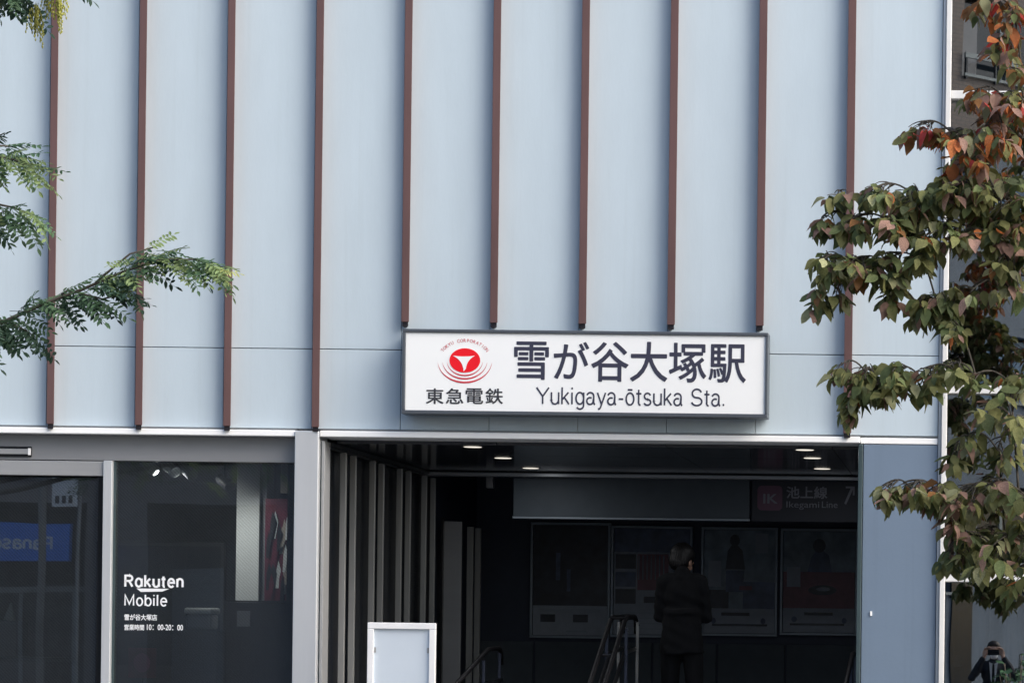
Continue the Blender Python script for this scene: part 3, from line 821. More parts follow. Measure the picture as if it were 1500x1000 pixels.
for k in range(20):
    u = x0 + 0.01 + rr.random() * 0.15; w = z0 - 0.02 + rr.random() * 0.5
    b = MB(); b.plate([(u, w), (u + .012 + .02 * rr.random(), w), (u + .03 + .02 * rr.random(), w + .12), (u + .02, w + .2), (u + .005, w + .13)], 0.6785 - k * .0008, 0.6788 - k * .0008)
    b.build('printed_figure', ['beige', 'maroon', 'shopdark', 'shopwhite', 'shopdark'][k % 5], t)
slab('wall_box', 'beige box high on the shop wall beside the pillar', 'box', 411, 434, 668, 722, 0.72, 0.15, 'beige')
# track spotlights
for i, (px, py, mm, lb) in enumerate(((219, 683, 'shopwhite', 'white track spotlight, leftmost under the shop ceiling'), (250, 686, 'shopwhite', 'white track spotlight in the middle under the shop ceiling'), (275, 690, 'fascia', 'greyish track spotlight, third from the left in the shop'), (330, 707, 'shopdark', 'black track spotlight near the white shop column'))):
    q = P(px, py, 0.36)
    t = thing('track_spotlight', lb, 'light', (q.x, 0.36, q.z), 'spotlights under the shop ceiling')
    b = MB(); b.tube([q + Vector((-0.05, 0.03, 0.035)), q + Vector((0.05, -0.05, -0.03))], [0.035, 0.042], 12); b.build('lamp_head', mm, t)
    b = MB(); b.tube([q + Vector((0, 0, 0)), (q.x, 0.36, 2.838)], 0.008, 6); b.build('stem', mm, t)
    if i < 3:
        ld = bpy.data.lights.new('spot', 'SPOT'); ld.energy = (4.5, 5.0, 5.0)[i]; ld.spot_size = rad(95); ld.spot_blend = 0.8; ld.shadow_soft_size = 0.03; ld.color = (1.0, 0.96, 0.9)
        lo_ = bpy.data.objects.new('spot', ld); col.objects.link(lo_); lo_.parent = t; lo_.location = (0.075, -0.06, -0.045)
        lo_.rotation_euler = (Vector((PX(365 if i == 1 else 412, 800, 0.8), 0.8, 1.9)) - Vector(q) if i else Vector((0.2, 1.0, -0.8))).to_track_quat('-Z', 'Y').to_euler()
# counter with small things
t, r = slab('counter', 'dark shop counter low behind the glass door', 'counter', -60, 66, 968, 1000, 1.9, 0.6, 'shopwall', floor=True)
b = MB(); b.box(r[0] - .02, r[1] + .02, 1.88, 2.55, r[3] + 0.001, r[3] + 0.03); b.build('counter_top', 'fascia', t, bev=0.004)
ct = r[3] + 0.031
x0, x1, z0, z1 = rect(-30, 28, 908, 942, 2.3)
t = thing('display_box', 'grey display box on the counter behind the glass door', 'box', ((x0 + x1) / 2, 2.3, ct))
b = MB(); b.box(x0, x1, 2.25, 2.5, ct, z1); b.build('carton', 'fascia', t, bev=0.006)
q = P(10, 912, 2.3)
b = MB(); b.tube([(q.x, 2.36, z1 + 0.001), (q.x + .01, 2.36, z1 + 0.14)], [0.05, 0.006], 10); tag(b.build('paper_cone', 'shopwhite'), 'small white paper cone standing on the grey display box', 'cone')
q = P(288, 905, 0.4)
t = thing('desk_printer', 'pale boxy desk printer behind the glass right of the lettering', 'printer', (q.x, 0.4, 1.3))
b = MB(); b.box(q.x - 0.08, q.x + 0.10, 0.4, 0.6, q.z - 0.08, q.z + 0.03); b.build('printer_body', 'fascia', t, bev=0.02)
b = MB(); b.box(q.x - 0.09, q.x + 0.11, 0.39, 0.61, q.z + 0.032, q.z + 0.075); b.build('lid', 'shopwhite', t, bev=0.015)
b = MB(); b.box(q.x - 0.16, q.x + 0.16, 0.36, 0.7, 0.013, q.z - 0.081); tag(b.build('pedestal', 'shopdark'), 'dark pedestal carrying the desk printer in the shop', 'pedestal')
x0, x1, z0, z1 = rect(188, 228, 948, 992, 0.6)
t = thing('window_placard', 'small dim pink placard low in the shop window', 'placard', ((x0 + x1) / 2, 0.6, z0))
b = MB(); b.box(x0, x1, 0.6, 0.612, z0, z1); b.build('placard_board', 'maroon', t)
b = MB(); b.plate(ell((x0 + x1) / 2, (z0 + z1) / 2, 0.06, 0.07, 16), 0.5975, 0.5985); b.build('printed_disc', 'pink', t)
b = MB(); b.tube([((x0 + x1) / 2, 0.62, 0.013), ((x0 + x1) / 2, 0.62, z1 - 0.02)], 0.01, 6); b.build('stand_rod', 'blacksteel', t)

# ------------------------------------------------------------------ station name sign
SGY = -0.20
x0, x1 = PX(589, 545, SGY), PX(1125, 550, SGY)
z0 = (PZ(589, 605.5, SGY) + PZ(1125, 612.5, SGY)) / 2
z1 = (PZ(589, 481, SGY) + PZ(1125, 488, SGY)) / 2
sg = thing('station_sign', 'wide white station name sign with red emblem above the entrance', 'sign', ((x0 + x1) / 2, SGY, z0))
b = MB(); b.box(x0 + 0.004, x1 - 0.004, SGY + 0.012, -0.04, z0 + 0.004, z1 - 0.004); b.build('sign_box', 'signframe', sg)
for bx in ((x0, x1, z1 - 0.022, z1), (x0, x1, z0, z0 + 0.026), (x0, x0 + 0.024, z0 + .0265, z1 - .0225), (x1 - 0.018, x1, z0 + .0265, z1 - .0225)):
    b = MB(); b.box(bx[0], bx[1], SGY - 0.012, -0.045, bx[2], bx[3]); b.build('sign_frame', 'signframe', sg, bev=0.004)
b = MB(); b.box(x0 + 0.0245, x1 - 0.0185, SGY, SGY + 0.01, z0 + 0.027, z1 - 0.023); b.build('sign_face', 'signface', sg)
def sign_text(body, px0, px1, py0, py1, m, off, sp=1.0):
    X0, X1, Z0, Z1 = rect(px0, px1, py0, py1, SGY)
    return lettering('lettering', body, X0, X1, Z0, Z1, SGY - 0.0015, m, sg, off, sp)
for ch, a, bb, c, d in (('雪', 753, 804, 500, 556), ('が', 811, 863, 500.5, 555), ('谷', 866, 921, 500.5, 559), ('大', 923, 978, 500.5, 559), ('塚', 980, 1035, 502, 560), ('駅', 1038, 1093, 504, 560.5)):
    sign_text(ch, a, bb, c, d, 'navy', 0.012)
X0, X1, Z0, Z1 = rect(785, 1061, 567.5, 601, SGY)
stroke_text('lettering', 'Yukigaya-ōtsuka Sta.', X0, X1, Z0, Z1, SGY - 0.0015, 'navy', sg, 0.078, 0.055)
for ch, a, bb in (('東', 624, 650), ('急', 653, 679), ('電', 682, 708), ('鉄', 711, 737)):
    sign_text(ch, a, bb, 568.5, 591.5, 'ink', 0.014)
def sp_(px, py): v = P(px, py, SGY); return (v.x, v.z)
EC = (680.5, 527.5)
def poly_px(pts, y0, y1, name, m, parent):
    b = MB(); b.plate([sp_(*p) for p in pts][::-1], y0, y1); return b.build(name, m, parent)
em = poly_px([(681 + 22.5 * cos(2 * pi * k / 40), 527.7 + 17.8 * sin(2 * pi * k / 40)) for k in range(40)], SGY - 0.0022, SGY - 0.0008, 'emblem', 'red', sg)
tri = []
A, B, Cc = (663.5, 520.8), (696, 520.8), (680.7, 544)
def arc(p, q, bend, n=8):
    out = []
    for k in range(n):
        t = k / n; x = p[0] + (q[0] - p[0]) * t; y = p[1] + (q[1] - p[1]) * t
        nx, ny = -(q[1] - p[1]), (q[0] - p[0]); l = sqrt(nx * nx + ny * ny)
        s = 4 * t * (1 - t) * bend
        out.append((x + nx / l * s, y + ny / l * s))
    return out
tri = arc(A, B, 1.2) + arc(B, (682.4, 543.8), 4.2) + arc((679.2, 543.8), A, 4.2)
poly_px(tri, SGY - 0.0032, SGY - 0.0024, 'emblem_triangle', 'white', em)
for a_, b_, w_ in ((26.5, 23.0, 1.7), (33, 28.0, 2.0), (40, 33.5, 2.3)):
    n = 36; outer, inner = [], []
    for k in range(n + 1):
        th = rad(6 + 168 * k / n); s = sin(pi * k / n) ** 0.7
        wv = 0.25 + w_ * s
        outer.append((681 + a_ * cos(th), 527.7 + (b_) * sin(th)))
        inner.append((681 + (a_ - wv * 0.55) * cos(th), 527.7 + (b_ - wv) * sin(th)))
    b = MB(); n0 = 0
    for k in range(n):
        quad = [outer[k], outer[k + 1], inner[k + 1], inner[k]]
        i0 = len(b.v)
        for p in quad: x, z = sp_(*p); b.v.append((x, SGY - 0.0016, z))
        b.f.append((i0 + 3, i0 + 2, i0 + 1, i0))
    b.build('emblem_arc', 'redline', em)
# small lettering bent over the emblem
txt = 'TOKYU CORPORATION'
me_all = MB(); chars = []
for k, ch in enumerate(txt):
    if ch == ' ': continue
    me = text_mesh(ch, 0.0, res=2)
    th = rad(213 + (327 - 213) * k / (len(txt) - 1))
    ctr = Vector((681 + 36.5 * cos(th), 529.5 + 28.5 * sin(th)))
    up = Vector((cos(th), sin(th) * 1.1)).normalized(); rt = Vector((-up.y, up.x))
    w = (max(v.co.x for v in me.vertices) + min(v.co.x for v in me.vertices)) / 2
    i0 = len(me_all.v)
    for v in me.vertices:
        pp = ctr + rt * (v.co.x - w) * 6.2 + up * v.co.y * 7.0
        x, z = sp_(pp.x, pp.y); me_all.v.append((x, SGY - 0.0015, z))
    for p in me.polygons: me_all.f.append(tuple(i0 + i for i in p.vertices))
    bpy.data.meshes.remove(me)
me_all.build('emblem_lettering', 'redline', em)

# ------------------------------------------------------------------ white notice stand
NY = -0.75
x0, x1, z0, z1 = rect(538, 637.5, 911.5, 1120, NY)
ns = thing('notice_stand', 'white framed notice stand with blank pale board before the entrance', 'sign stand', ((x0 + x1) / 2, NY, 0))
w = 0.042
z0 = 0.25
for bx in ((x0, x1, z1 - w, z1), (x0, x1, z0, z0 + w), (x0, x0 + w, z0 + w + .0005, z1 - w - .0005), (x1 - w, x1, z0 + w + .0005, z1 - w - .0005)):
    b = MB(); b.box(bx[0], bx[1], NY - 0.02, NY + 0.02, bx[2], bx[3]); b.build('frame_rail', 'standframe', ns, bev=0.004)
b = MB(); b.box(x0 + w + .0005, x1 - w - .0005, NY - 0.002, NY + 0.01, z0 + w, z1 - w); b.build('board_sheet', 'standboard', ns)
for xx in (x0 + w + 0.006, x1 - w - 0.006):
    b = MB(); b.box(xx - 0.008, xx + 0.008, NY - 0.008, NY - 0.0025, z1 - 0.20, z1 - 0.165); b.build('clip', 'alu2', ns)
for xx in (x0 + 0.02, x1 - 0.02):
    b = MB(); b.box(xx - 0.018, xx + 0.018, NY - 0.018, NY + 0.018, 0.03, z0 - 0.0005); b.build('leg', 'standframe', ns)
    b = MB(); b.box(xx - 0.02, xx + 0.02, NY - 0.22, NY + 0.22, 0.0, 0.03); b.build('foot', 'standframe', ns, bev=0.004)
# ------------------------------------------------------------------ people
def melt(b, voxel, smooth=3):               # one continuous surface from overlapping limbs
    me = b.mesh('melt'); o = bpy.data.objects.new('melt', me); col.objects.link(o)
    r = o.modifiers.new('r', 'REMESH'); r.mode = 'VOXEL'; r.voxel_size = voxel
    s = o.modifiers.new('s', 'SMOOTH'); s.iterations = smooth; s.factor = 0.5
    out = eval_mesh(o)
    bpy.data.objects.remove(o); bpy.data.meshes.remove(me)
    out.polygons.foreach_set('use_smooth', [True] * len(out.polygons))
    return out
def hand(b, wrist, fwd, out, curl):
    """palm and five bent fingers; fwd = direction of the fingers, out = direction of the thumb, curl = palm side"""
    w, f, o_, c = Vector(wrist), Vector(fwd).normalized(), Vector(out).normalized(), Vector(curl).normalized()
    palm = w + f * 0.05
    R = Matrix((o_, f, c)).transposed()
    b.ball(palm, (0.042, 0.052, 0.017), R)
    b.cap(w - f * 0.01, 0.026, w + f * 0.03, 0.026)
    for k, L in enumerate((0.072, 0.080, 0.075, 0.060)):
        p0 = w + f * (0.088 - 0.004 * abs(k - 1)) + o_ * (0.030 - 0.020 * k)
        p1 = p0 + (f * 0.85 + c * 0.5) * L * 0.48
        p2 = p1 + (f * 0.25 + c * 0.97) * L * 0.32
        p3 = p2 + (f * -0.4 + c * 0.9) * L * 0.25
        b.cap(p0, 0.0095, p1, 0.009, 8); b.cap(p1, 0.009, p2, 0.0085, 8); b.cap(p2, 0.0085, p3, 0.0075, 8)
    t0 = w + f * 0.03 + o_ * 0.030
    t1 = t0 + (o_ * 0.8 + f * 0.5 + c * 0.2) * 0.034
    t2 = t1 + (f * 0.75 + o_ * 0.3 + c * 0.5) * 0.03
    b.cap(t0, 0.0125, t1, 0.011, 8); b.cap(t1, 0.011, t2, 0.009, 8)
def head(b, c, yaw, pitch, k=1.0):
    R = Matrix.Rotation(yaw, 3, 'Z') @ Matrix.Rotation(pitch, 3, 'X')
    c = Vector(c)
    def at_(x, y, z): return c + R @ Vector((x * k, y * k, z * k))
    b.ball(at_(0, -0.008, 0.022), (0.075 * k, 0.092 * k, 0.092 * k), R, 16, 12)
    b.ball(at_(0, 0.022, -0.045), (0.058 * k, 0.062 * k, 0.072 * k), R, 14, 10)
    b.ball(at_(0, 0.052, -0.088), (0.026 * k, 0.024 * k, 0.022 * k), R)
    b.cap(at_(0, 0.083, 0.012), 0.010 * k, at_(0, 0.100, -0.026), 0.014 * k, 8)
    for s in (-1, 1):
        b.ball(at_(s * 0.076, -0.006, -0.008), (0.010 * k, 0.020 * k, 0.031 * k), R, 8, 6)
        b.ball(at_(s * 0.040, 0.058, -0.020), (0.022 * k, 0.02 * k, 0.018 * k), R, 8, 6)
        b.cap(at_(s * 0.016, 0.088, 0.030), 0.009 * k, at_(s * 0.046, 0.074, 0.028), 0.008 * k, 8)
    b.cap(at_(-0.020, 0.081, -0.055), 0.008 * k, at_(0.020, 0.081, -0.055), 0.008 * k, 8)
    return at_, R
def person(label, loc, rz, pose, mats):
    t = thing('person', label, 'person', loc, None, rz)
    L = pose
    body = MB()
    hk = L.get('hk', 1.0)
    hd, R = head(body, L['head'], L.get('hyaw', 0), L.get('hpitch', 0), hk)
    body.cap(L['neck'], 0.055, Vector(L['head']) + Vector((0, -0.02, -0.06)), 0.05)
    body.ball((0, 0.0, 1.27), (0.165, 0.105, 0.16), None, 14, 10)
    body.ball((0, 0.0, 1.06), (0.135, 0.095, 0.15), None, 14, 10)
    body.ball((0, 0.0, 0.92), (0.165, 0.105, 0.12), None, 14, 10)
    body.cap((-0.13, -0.01, 1.375), 0.056, (0.13, -0.01, 1.375), 0.056)
    for s, S in ((-1, 'l'), (1, 'r')):
        sh, el, wr = L['sh' + S], L['el' + S], L['wr' + S]
        body.cap(sh, 0.052, el, 0.040); body.cap(el, 0.040, wr, 0.027)
        hip, kn, an = L['hip' + S], L['kn' + S], L['an' + S]
        body.cap(hip, 0.088, kn, 0.058); body.cap(kn, 0.056, an, 0.040)
        a = Vector(an)
        body.cap(a + Vector((0, -0.03, -0.055)), 0.03, a + Vector((0.01 * s, 0.15, -0.062)), 0.026)
        hand(body, wr, L['hf' + S], L['ho' + S], L['hc' + S])
    o = local_part(link('body', melt(body, 0.0085, 2), 'skin', t))
    # hair
    h = MB()
    c = Vector(L['head'])
    def hp(x, y, z): return c + R @ Vector((x * hk, y * hk, z * hk))
    h.ball(hp(0, -0.026, 0.042), (0.092 * hk, 0.100 * hk, 0.094 * hk), R, 16, 12)
    h.ball(hp(0, -0.052, -0.022), (0.080 * hk, 0.062 * hk, 0.070 * hk), R, 14, 10)
    h.ball(hp(0, -0.040, 0.005), (0.084 * hk, 0.078 * hk, 0.092 * hk), R, 16, 12)
    h.ball(hp(0, 0.020, 0.085), (0.066 * hk, 0.062 * hk, 0.038 * hk), R, 14, 10)
    hm = melt(h, 0.008, 5)
    for v in hm.vertices:
        w_ = Vector(v.co) - c
        v.co += v.normal * 0.0035 * sin(math.atan2(w_.x, w_.y) * 37 + w_.z * 30)
    local_part(link('hair', hm, 'hair', t))
    # jacket
    j = MB()
    j.ball((0, -0.002, 1.27), (0.172, 0.122, 0.175), None, 16, 10)
    j.ball((0, -0.002, 1.07), (0.168, 0.122, 0.18), None, 16, 10)
    j.cap((-0.13, -0.012, 1.375), 0.068, (0.13, -0.012, 1.375), 0.068)
    j.cap((0, -0.015, 1.40), 0.085, (0, -0.012, 1.435), 0.072)
    hem = L.get('hem', 0.80)
    pts = [(0, 0, 1.1), (0, 0, 0.95), (0, 0, hem)]
    j.tube([(0.0, 0.0, 1.15), (0.0, 0.0, 0.98), (0.01, 0.0, hem)], [0.155, 0.172, 0.185], 20)
    for S in 'lr':
        sh, el, wr = Vector(L['sh' + S]), Vector(L['el' + S]), Vector(L['wr' + S])
        j.cap(sh, 0.066, el, 0.054); j.cap(el, 0.054, wr + (el - wr).normalized() * 0.04, 0.042)
    jm = melt(j, 0.012, 3)
    for v in jm.vertices:                       # cloth lies flatter front to back, with folds
        if v.co.z < 1.1: v.co.y *= 0.80
        v.co += v.normal * (0.004 * sin(v.co.z * 60 + v.co.x * 25) * (1 if v.co.z < 1.3 else 0.5))
    local_part(link('jacket', jm, mats[0], t))
    tr = MB()
    tr.ball((0, 0, 0.92), (0.172, 0.118, 0.12), None, 14, 8)
    for S in 'lr':
        hip, kn, an = Vector(L['hip' + S]), Vector(L['kn' + S]), Vector(L['an' + S])
        tr.cap(hip, 0.098, kn, 0.075); tr.cap(kn, 0.075, an + Vector((0, 0, 0.0)), 0.068)
    local_part(link('trousers', melt(tr, 0.012, 3), mats[1], t))
    for S in 'lr':
        s_ = MB(); a = Vector(L['an' + S])
        s_.cap(a + Vector((0, -0.035, -0.045)), 0.043, a + Vector((0, 0.14, -0.052)), 0.036)
        local_part(link('shoe', melt(s_, 0.01, 2), 'black', t))
    return t, hd, R
FLOOR2 = 0.55
px_ = PX(999, 900, 2.9)
posA = dict(hk=1.12, head=(-0.01, 0.085, 1.535), hyaw=rad(-28), hpitch=rad(-26), neck=(0, 0.0, 1.42),
            shl=(-0.160, -0.01, 1.365), shr=(0.160, -0.01, 1.365), ell=(-0.195, 0.03, 1.09), elr=(0.205, 0.06, 1.08),
            wrl=(-0.075, 0.23, 1.13), wrr=(0.085, 0.25, 1.15), hipl=(-0.09, 0, 0.88), hipr=(0.09, 0, 0.88),
            knl=(-0.10, 0.03, 0.48), knr=(0.12, -0.02, 0.48), anl=(-0.10, 0.0, 0.09), anr=(0.14, -0.04, 0.09),
            hfl=(0.55, 0.75, 0.3), hol=(0, -0.3, 1), hcl=(0.8, -0.5, 0.1), hfr=(-0.55, 0.75, 0.3), hor=(0, -0.3, 1), hcr=(-0.8, -0.5, 0.1), hem=0.78)
t, hd, R = person('person in black seen from behind, head bowed, before the posters', (px_, 2.9, FLOOR2), 0, posA, ('cloth', 'cloth'))
t.scale = (0.94, 1.0, 0.985)
ph = thing('smartphone', 'dark smartphone held in front of the person before the posters', 'phone', (px_, 3.2, 1.72))
b = MB(); b.box(px_ - 0.036, px_ + 0.036, 3.19, 3.20, 1.70, 1.84); b.build('phone_case', 'black', ph, bev=0.003)
b = MB(); b.box(px_ - 0.033, px_ + 0.033, 3.188, 3.1895, 1.704, 1.836); b.build('screen', 'winglass', ph)
# the photographer, mirrored in the lowest pane of the curtain wall
posB = dict(head=(0, 0.0, 1.575), hyaw=0, hpitch=rad(-4), neck=(0, -0.02, 1.42),
            shl=(-0.19, -0.01, 1.375), shr=(0.19, -0.01, 1.375), ell=(-0.30, 0.16, 1.22), elr=(0.30, 0.16, 1.22),
            wrl=(-0.125, 0.27, 1.50), wrr=(0.125, 0.27, 1.50), hipl=(-0.09, 0, 0.88), hipr=(0.09, 0, 0.88),
            knl=(-0.10, 0.03, 0.48), knr=(0.10, 0.02, 0.48), anl=(-0.11, 0.0, 0.09), anr=(0.11, 0.0, 0.09),
            hfl=(0.25, 0.05, 0.95), hol=(0.9, -0.2, -0.1), hcl=(0.7, 0.7, 0.0), hfr=(-0.25, 0.05, 0.95), hor=(-0.9, -0.2, -0.1), hcr=(-0.7, 0.7, 0.0), hem=0.82)
t, hd, R = person('person in dark jacket and white shirt holding up a phone, mirrored in the glass', (0, -18.42, 0.0), 0, posB, ('jacket', 'cloth'))
s_ = MB(); s_.plate([(-0.06, 1.43), (-0.035, 1.20), (0.0, 1.08), (0.035, 1.20), (0.06, 1.43), (0.0, 1.40)], 0.118, 0.145)
local_part(s_.build('shirt_front', 'shirt', t))
s_ = MB(); s_.plate([(-0.014, 1.40), (-0.02, 1.15), (0.0, 1.10), (0.02, 1.15), (0.014, 1.40)], 0.1455, 0.152)
local_part(s_.build('tie', 'black', t))
s_ = MB(); s_.ball(hd(0, 0.060, -0.058), (0.060, 0.050, 0.052), R, 14, 10)
local_part(link('face_mask', melt(s_, 0.008, 1), 'shirt', t))
for s in (-1, 1):
    s_ = MB(); s_.ball(hd(s * 0.030, 0.074, 0.008), (0.013, 0.008, 0.008), R, 8, 6)
    local_part(s_.build('eye', 'hair', t))
ph = thing('smartphone', 'black smartphone raised by the photographer mirrored in the glass', 'phone', (0, -18.06, 1.51))
b = MB(); b.box(-0.078, 0.078, -18.072, -18.064, 1.512, 1.586); b.build('phone_case', 'black', ph, bev=0.003)
b = MB(); b.tube([(-0.055, -18.0635, 1.566), (-0.055, -18.0615, 1.566)], 0.008, 10); b.build('camera_lens', 'winglass', ph)
# ------------------------------------------------------------------ trees
LM = {
    'olive': leafmat('leaf_olive', (0.25, 0.26, 0.1)), 'green': leafmat('leaf_green', (0.18, 0.23, 0.092)),
    'deep': leafmat('leaf_deep_green', (0.11, 0.145, 0.065)), 'pale': leafmat('leaf_pale', (0.39, 0.4, 0.22)),
    'rose': leafmat('leaf_rose_brown', (0.42, 0.26, 0.205)), 'orange': leafmat('leaf_orange', (0.6, 0.2, 0.065)),
    'red': leafmat('leaf_red', (0.58, 0.07, 0.06)), 'brown': leafmat('leaf_brown', (0.27, 0.13, 0.045)),
    'sgreen': leafmat('leaflet_green', (0.085, 0.16, 0.085)), 'sdark': leafmat('leaflet_dark', (0.03, 0.065, 0.042)),
    'slight': leafmat('leaflet_light', (0.2, 0.28, 0.12)), 'syellow': leafmat('leaflet_yellow', (0.42, 0.46, 0.16)),
    'pod': leafmat('seed_pod', (0.45, 0.46, 0.12)), 'shrub': leafmat('shrub_leaf', (0.05, 0.11, 0.06)),
}
def leaf_mesh(name, L, W, fold, droop, twist, wave, seed):
    """ovate leaf from the origin along +X, face up +Z"""
    rr = random.Random(seed)
    prof = [(0.0, 0.02), (0.12, 0.55), (0.32, 0.98), (0.55, 0.90), (0.78, 0.52), (0.92, 0.20), (1.0, 0.0)]
    v, f = [], []
    for i, (u, w) in enumerate(prof):
        x = u * L; z = -droop * L * u * u
        y = 0.5 * W * w
        zz = fold * y
        tw = twist * u
        for s in (-1, 0, 1):
            yy, dz = s * y, (zz + (wave * L * sin(u * 9 + s + seed) if s else 0))
            v.append((x, yy * cos(tw) - dz * sin(tw), z + dz * cos(tw) + yy * sin(tw)) if s else (x, 0, z))
    for i in range(len(prof) - 1):
        a = i * 3
        if i < len(prof) - 2:
            f += [(a, a + 3, a + 4, a + 1), (a + 1, a + 4, a + 5, a + 2)]
        else:
            f += [(a, a + 4, a + 1), (a + 1, a + 4, a + 2)]
    # petiole
    n = len(v)
    v += [(-0.018, -0.0012, 0.004), (-0.018, 0.0012, 0.004), (0.004, 0.0012, 0), (0.004, -0.0012, 0)]
    f.append((n, n + 1, n + 2, n + 3))
    return v, f
def frame(t, n):
    t = t.normalized(); n = (n - t * n.dot(t))
    n = n.normalized() if n.length > 1e-5 else t.orthogonal().normalized()
    return Matrix((t, n.cross(t), n)).transposed()
def place(p, R, s): return Matrix.Translation(p) @ (R * s).to_4x4()
def bez(a, b, c, n=7):
    return [a.lerp(b, k / n).lerp(b.lerp(c, k / n), k / n) for k in range(n + 1)]

# -------- dogwood on the right
DY = -3.4
tb = Vector((1.02, DY, 0.0))
dg = thing('dogwood_tree', 'dogwood tree turning red at the top, growing at the right edge', 'tree', tuple(tb))
trunk_pts = [tb, tb + Vector((-0.03, 0.02, 0.7)), tb + Vector((0.03, 0, 1.5)), tb + Vector((-0.04, 0.03, 2.4)), tb + Vector((-0.02, 0, 3.4)), tb + Vector((0.03, 0.05, 4.4)), tb + Vector((0.0, 0.0, 5.4)), tb + Vector((0.02, 0.0, 6.1))]
b = MB(); b.tube(trunk_pts, [0.085, 0.075, 0.068, 0.062, 0.052, 0.038, 0.022, 0.010], 12); b.build('trunk', 'bark', dg, smooth=True)
def trunk_at(z):
    for a, c in zip(trunk_pts, trunk_pts[1:]):
        if a.z <= z <= c.z: return a.lerp(c, (z - a.z) / (c.z - a.z))
    return trunk_pts[-1]
variants = []
for k in range(14):
    rr = random.Random(40 + k)
    variants.append(leaf_mesh('leaf', 1.0, rr.uniform(0.50, 0.74), rr.uniform(-0.1, 0.7), rr.uniform(-0.15, 0.75), rr.uniform(-1.1, 1.1), rr.uniform(0.0, 0.05), k))
shared = {}
def leaf_data(k, mname):
    key = (k, mname)
    if key not in shared:
        me = bpy.data.meshes.new('leaf'); me.from_pydata(variants[k][0], [], variants[k][1])
        me.polygons.foreach_set('use_smooth', [True] * len(me.polygons)); me.materials.append(LM[mname]); shared[key] = me
    return shared[key]
MIXES = {
    'main': [('olive', 40), ('green', 22), ('deep', 12), ('pale', 14), ('rose', 11), ('orange', 1.0), ('brown', 3)],
    'low': [('olive', 42), ('green', 22), ('deep', 12), ('pale', 12), ('rose', 8), ('orange', 1), ('red', 0.3)],
    'tip': [('olive', 32), ('green', 12), ('pale', 22), ('rose', 26), ('brown', 5)],
    'top': [('orange', 22), ('red', 6), ('brown', 18), ('olive', 24), ('rose', 18), ('pale', 12), ('green', 6)],
    'redtip': [('red', 34), ('brown', 24), ('olive', 22), ('rose', 18)],
}
rt = random.Random(77)
def pick(mix):
    s = sum(w for _, w in mix); x = rt.random() * s
    for m_, w in mix:
        x -= w
        if x <= 0: return m_
    return mix[0][0]
DLEAVES = []      # (matrix, variant, material, y)
NODES = []
def cluster(px, py, rx, ry, n, mix, Y=DY, dy=0.28, size=1.0, anchor=None, sparse=False):
    c = P(px, py, Y)
    sc_ = FPX / (CAM_D + Y)
    best = None
    for q_ in NODES:
        if q_.x > c.x + 0.05:
            L0 = (q_ - c).length + 0.6 * max(0, q_.z - c.z)
            if L0 < 0.75 and (best is None or L0 < best[0]): best = (L0, q_)
    A_ = best[1] if best else trunk_at(max(1.2, c.z - 0.35))
    NODES.append(c.copy())
    mid = A_.lerp(c, 0.55) + Vector((0, 0, 0.10))
    br = MB()
    path = bez(A_, mid, c + Vector((0, 0, 0.02)), 8)
    L_ = (A_ - c).length
    br.tube(path, [0.0045 + (0.014 if L_ > 0.75 else 0.006) * L_ * (1 - k / 8) ** 1.2 for k in range(9)], 7)
    for i in range(int(n * (1.3 if px > 1400 and mix == 'low' else 1.9) + 0.5)):
        a = rt.uniform(0, 2 * pi); q = sqrt(rt.random())
        u, w = q * cos(a), q * sin(a)
        p = P(px + rx * u, py + ry * w, Y + rt.uniform(-dy, dy) * sqrt(max(0.1, 1 - q * q)))
        base = path[rt.choice((4, 5, 6, 7, 8))]
        if (base - p).length > 0.55: base = c
        tw = bez(base, base.lerp(p, 0.6) + Vector((0, 0, 0.02)), p, 4)
        br.tube(tw, [0.0045, 0.004, 0.0032, 0.0026, 0.002], 5)
        d = (p - base); d = d.normalized() if d.length > 1e-4 else Vector((-1, 0, 0))
        k0 = rt.uniform(0, 2 * pi)
        for k in range(rt.choice((3, 4, 4, 5))):
            an = k0 + k * 2 * pi / 4 + rt.uniform(-0.5, 0.5)
            out = Vector((cos(an), sin(an) * 0.8, 0))
            droop = rt.uniform(0.15, 1.9)
            t = out + Vector((0, 0, -droop)) + d * 0.25
            nrm = Vector((out.x * 0.9, out.y * 0.9 - 0.35, 0.55)) + Vector((rt.uniform(-.5, .5), rt.uniform(-.6, .3), rt.uniform(-.3, .3)))
            s = rt.choice((rt.uniform(0.055, 0.09), rt.uniform(0.08, 0.118))) * size
            pos = p + out * 0.016 - Vector((0, 0, rt.uniform(0, 0.035)))
            DLEAVES.append((place(pos, frame(t, nrm), s), rt.randrange(14), pick(MIXES[mix]), pos))
    br.build('branch', 'twig', dg, smooth=True)
TODO = []
def C(*a, **k): TODO.append((a, k))
# top
C(1448, 8, 34, 14, 5, 'top'); C(1482, 14, 20, 22, 5, 'top'); C(1474, 62, 24, 20, 7, 'top'); C(1496, 100, 18, 24, 4, 'top')
C(1432, 138, 22, 10, 5, 'top'); C(1472, 146, 28, 16, 8, 'top'); C(1500, 150, 20, 26, 5, 'top')
C(1345, 188, 24, 6, 6, 'redtip', dy=0.1); C(1395, 196, 28, 16, 8, 'top'); C(1452, 200, 40, 26, 14, 'top'); C(1420, 235, 36, 16, 9, 'top')
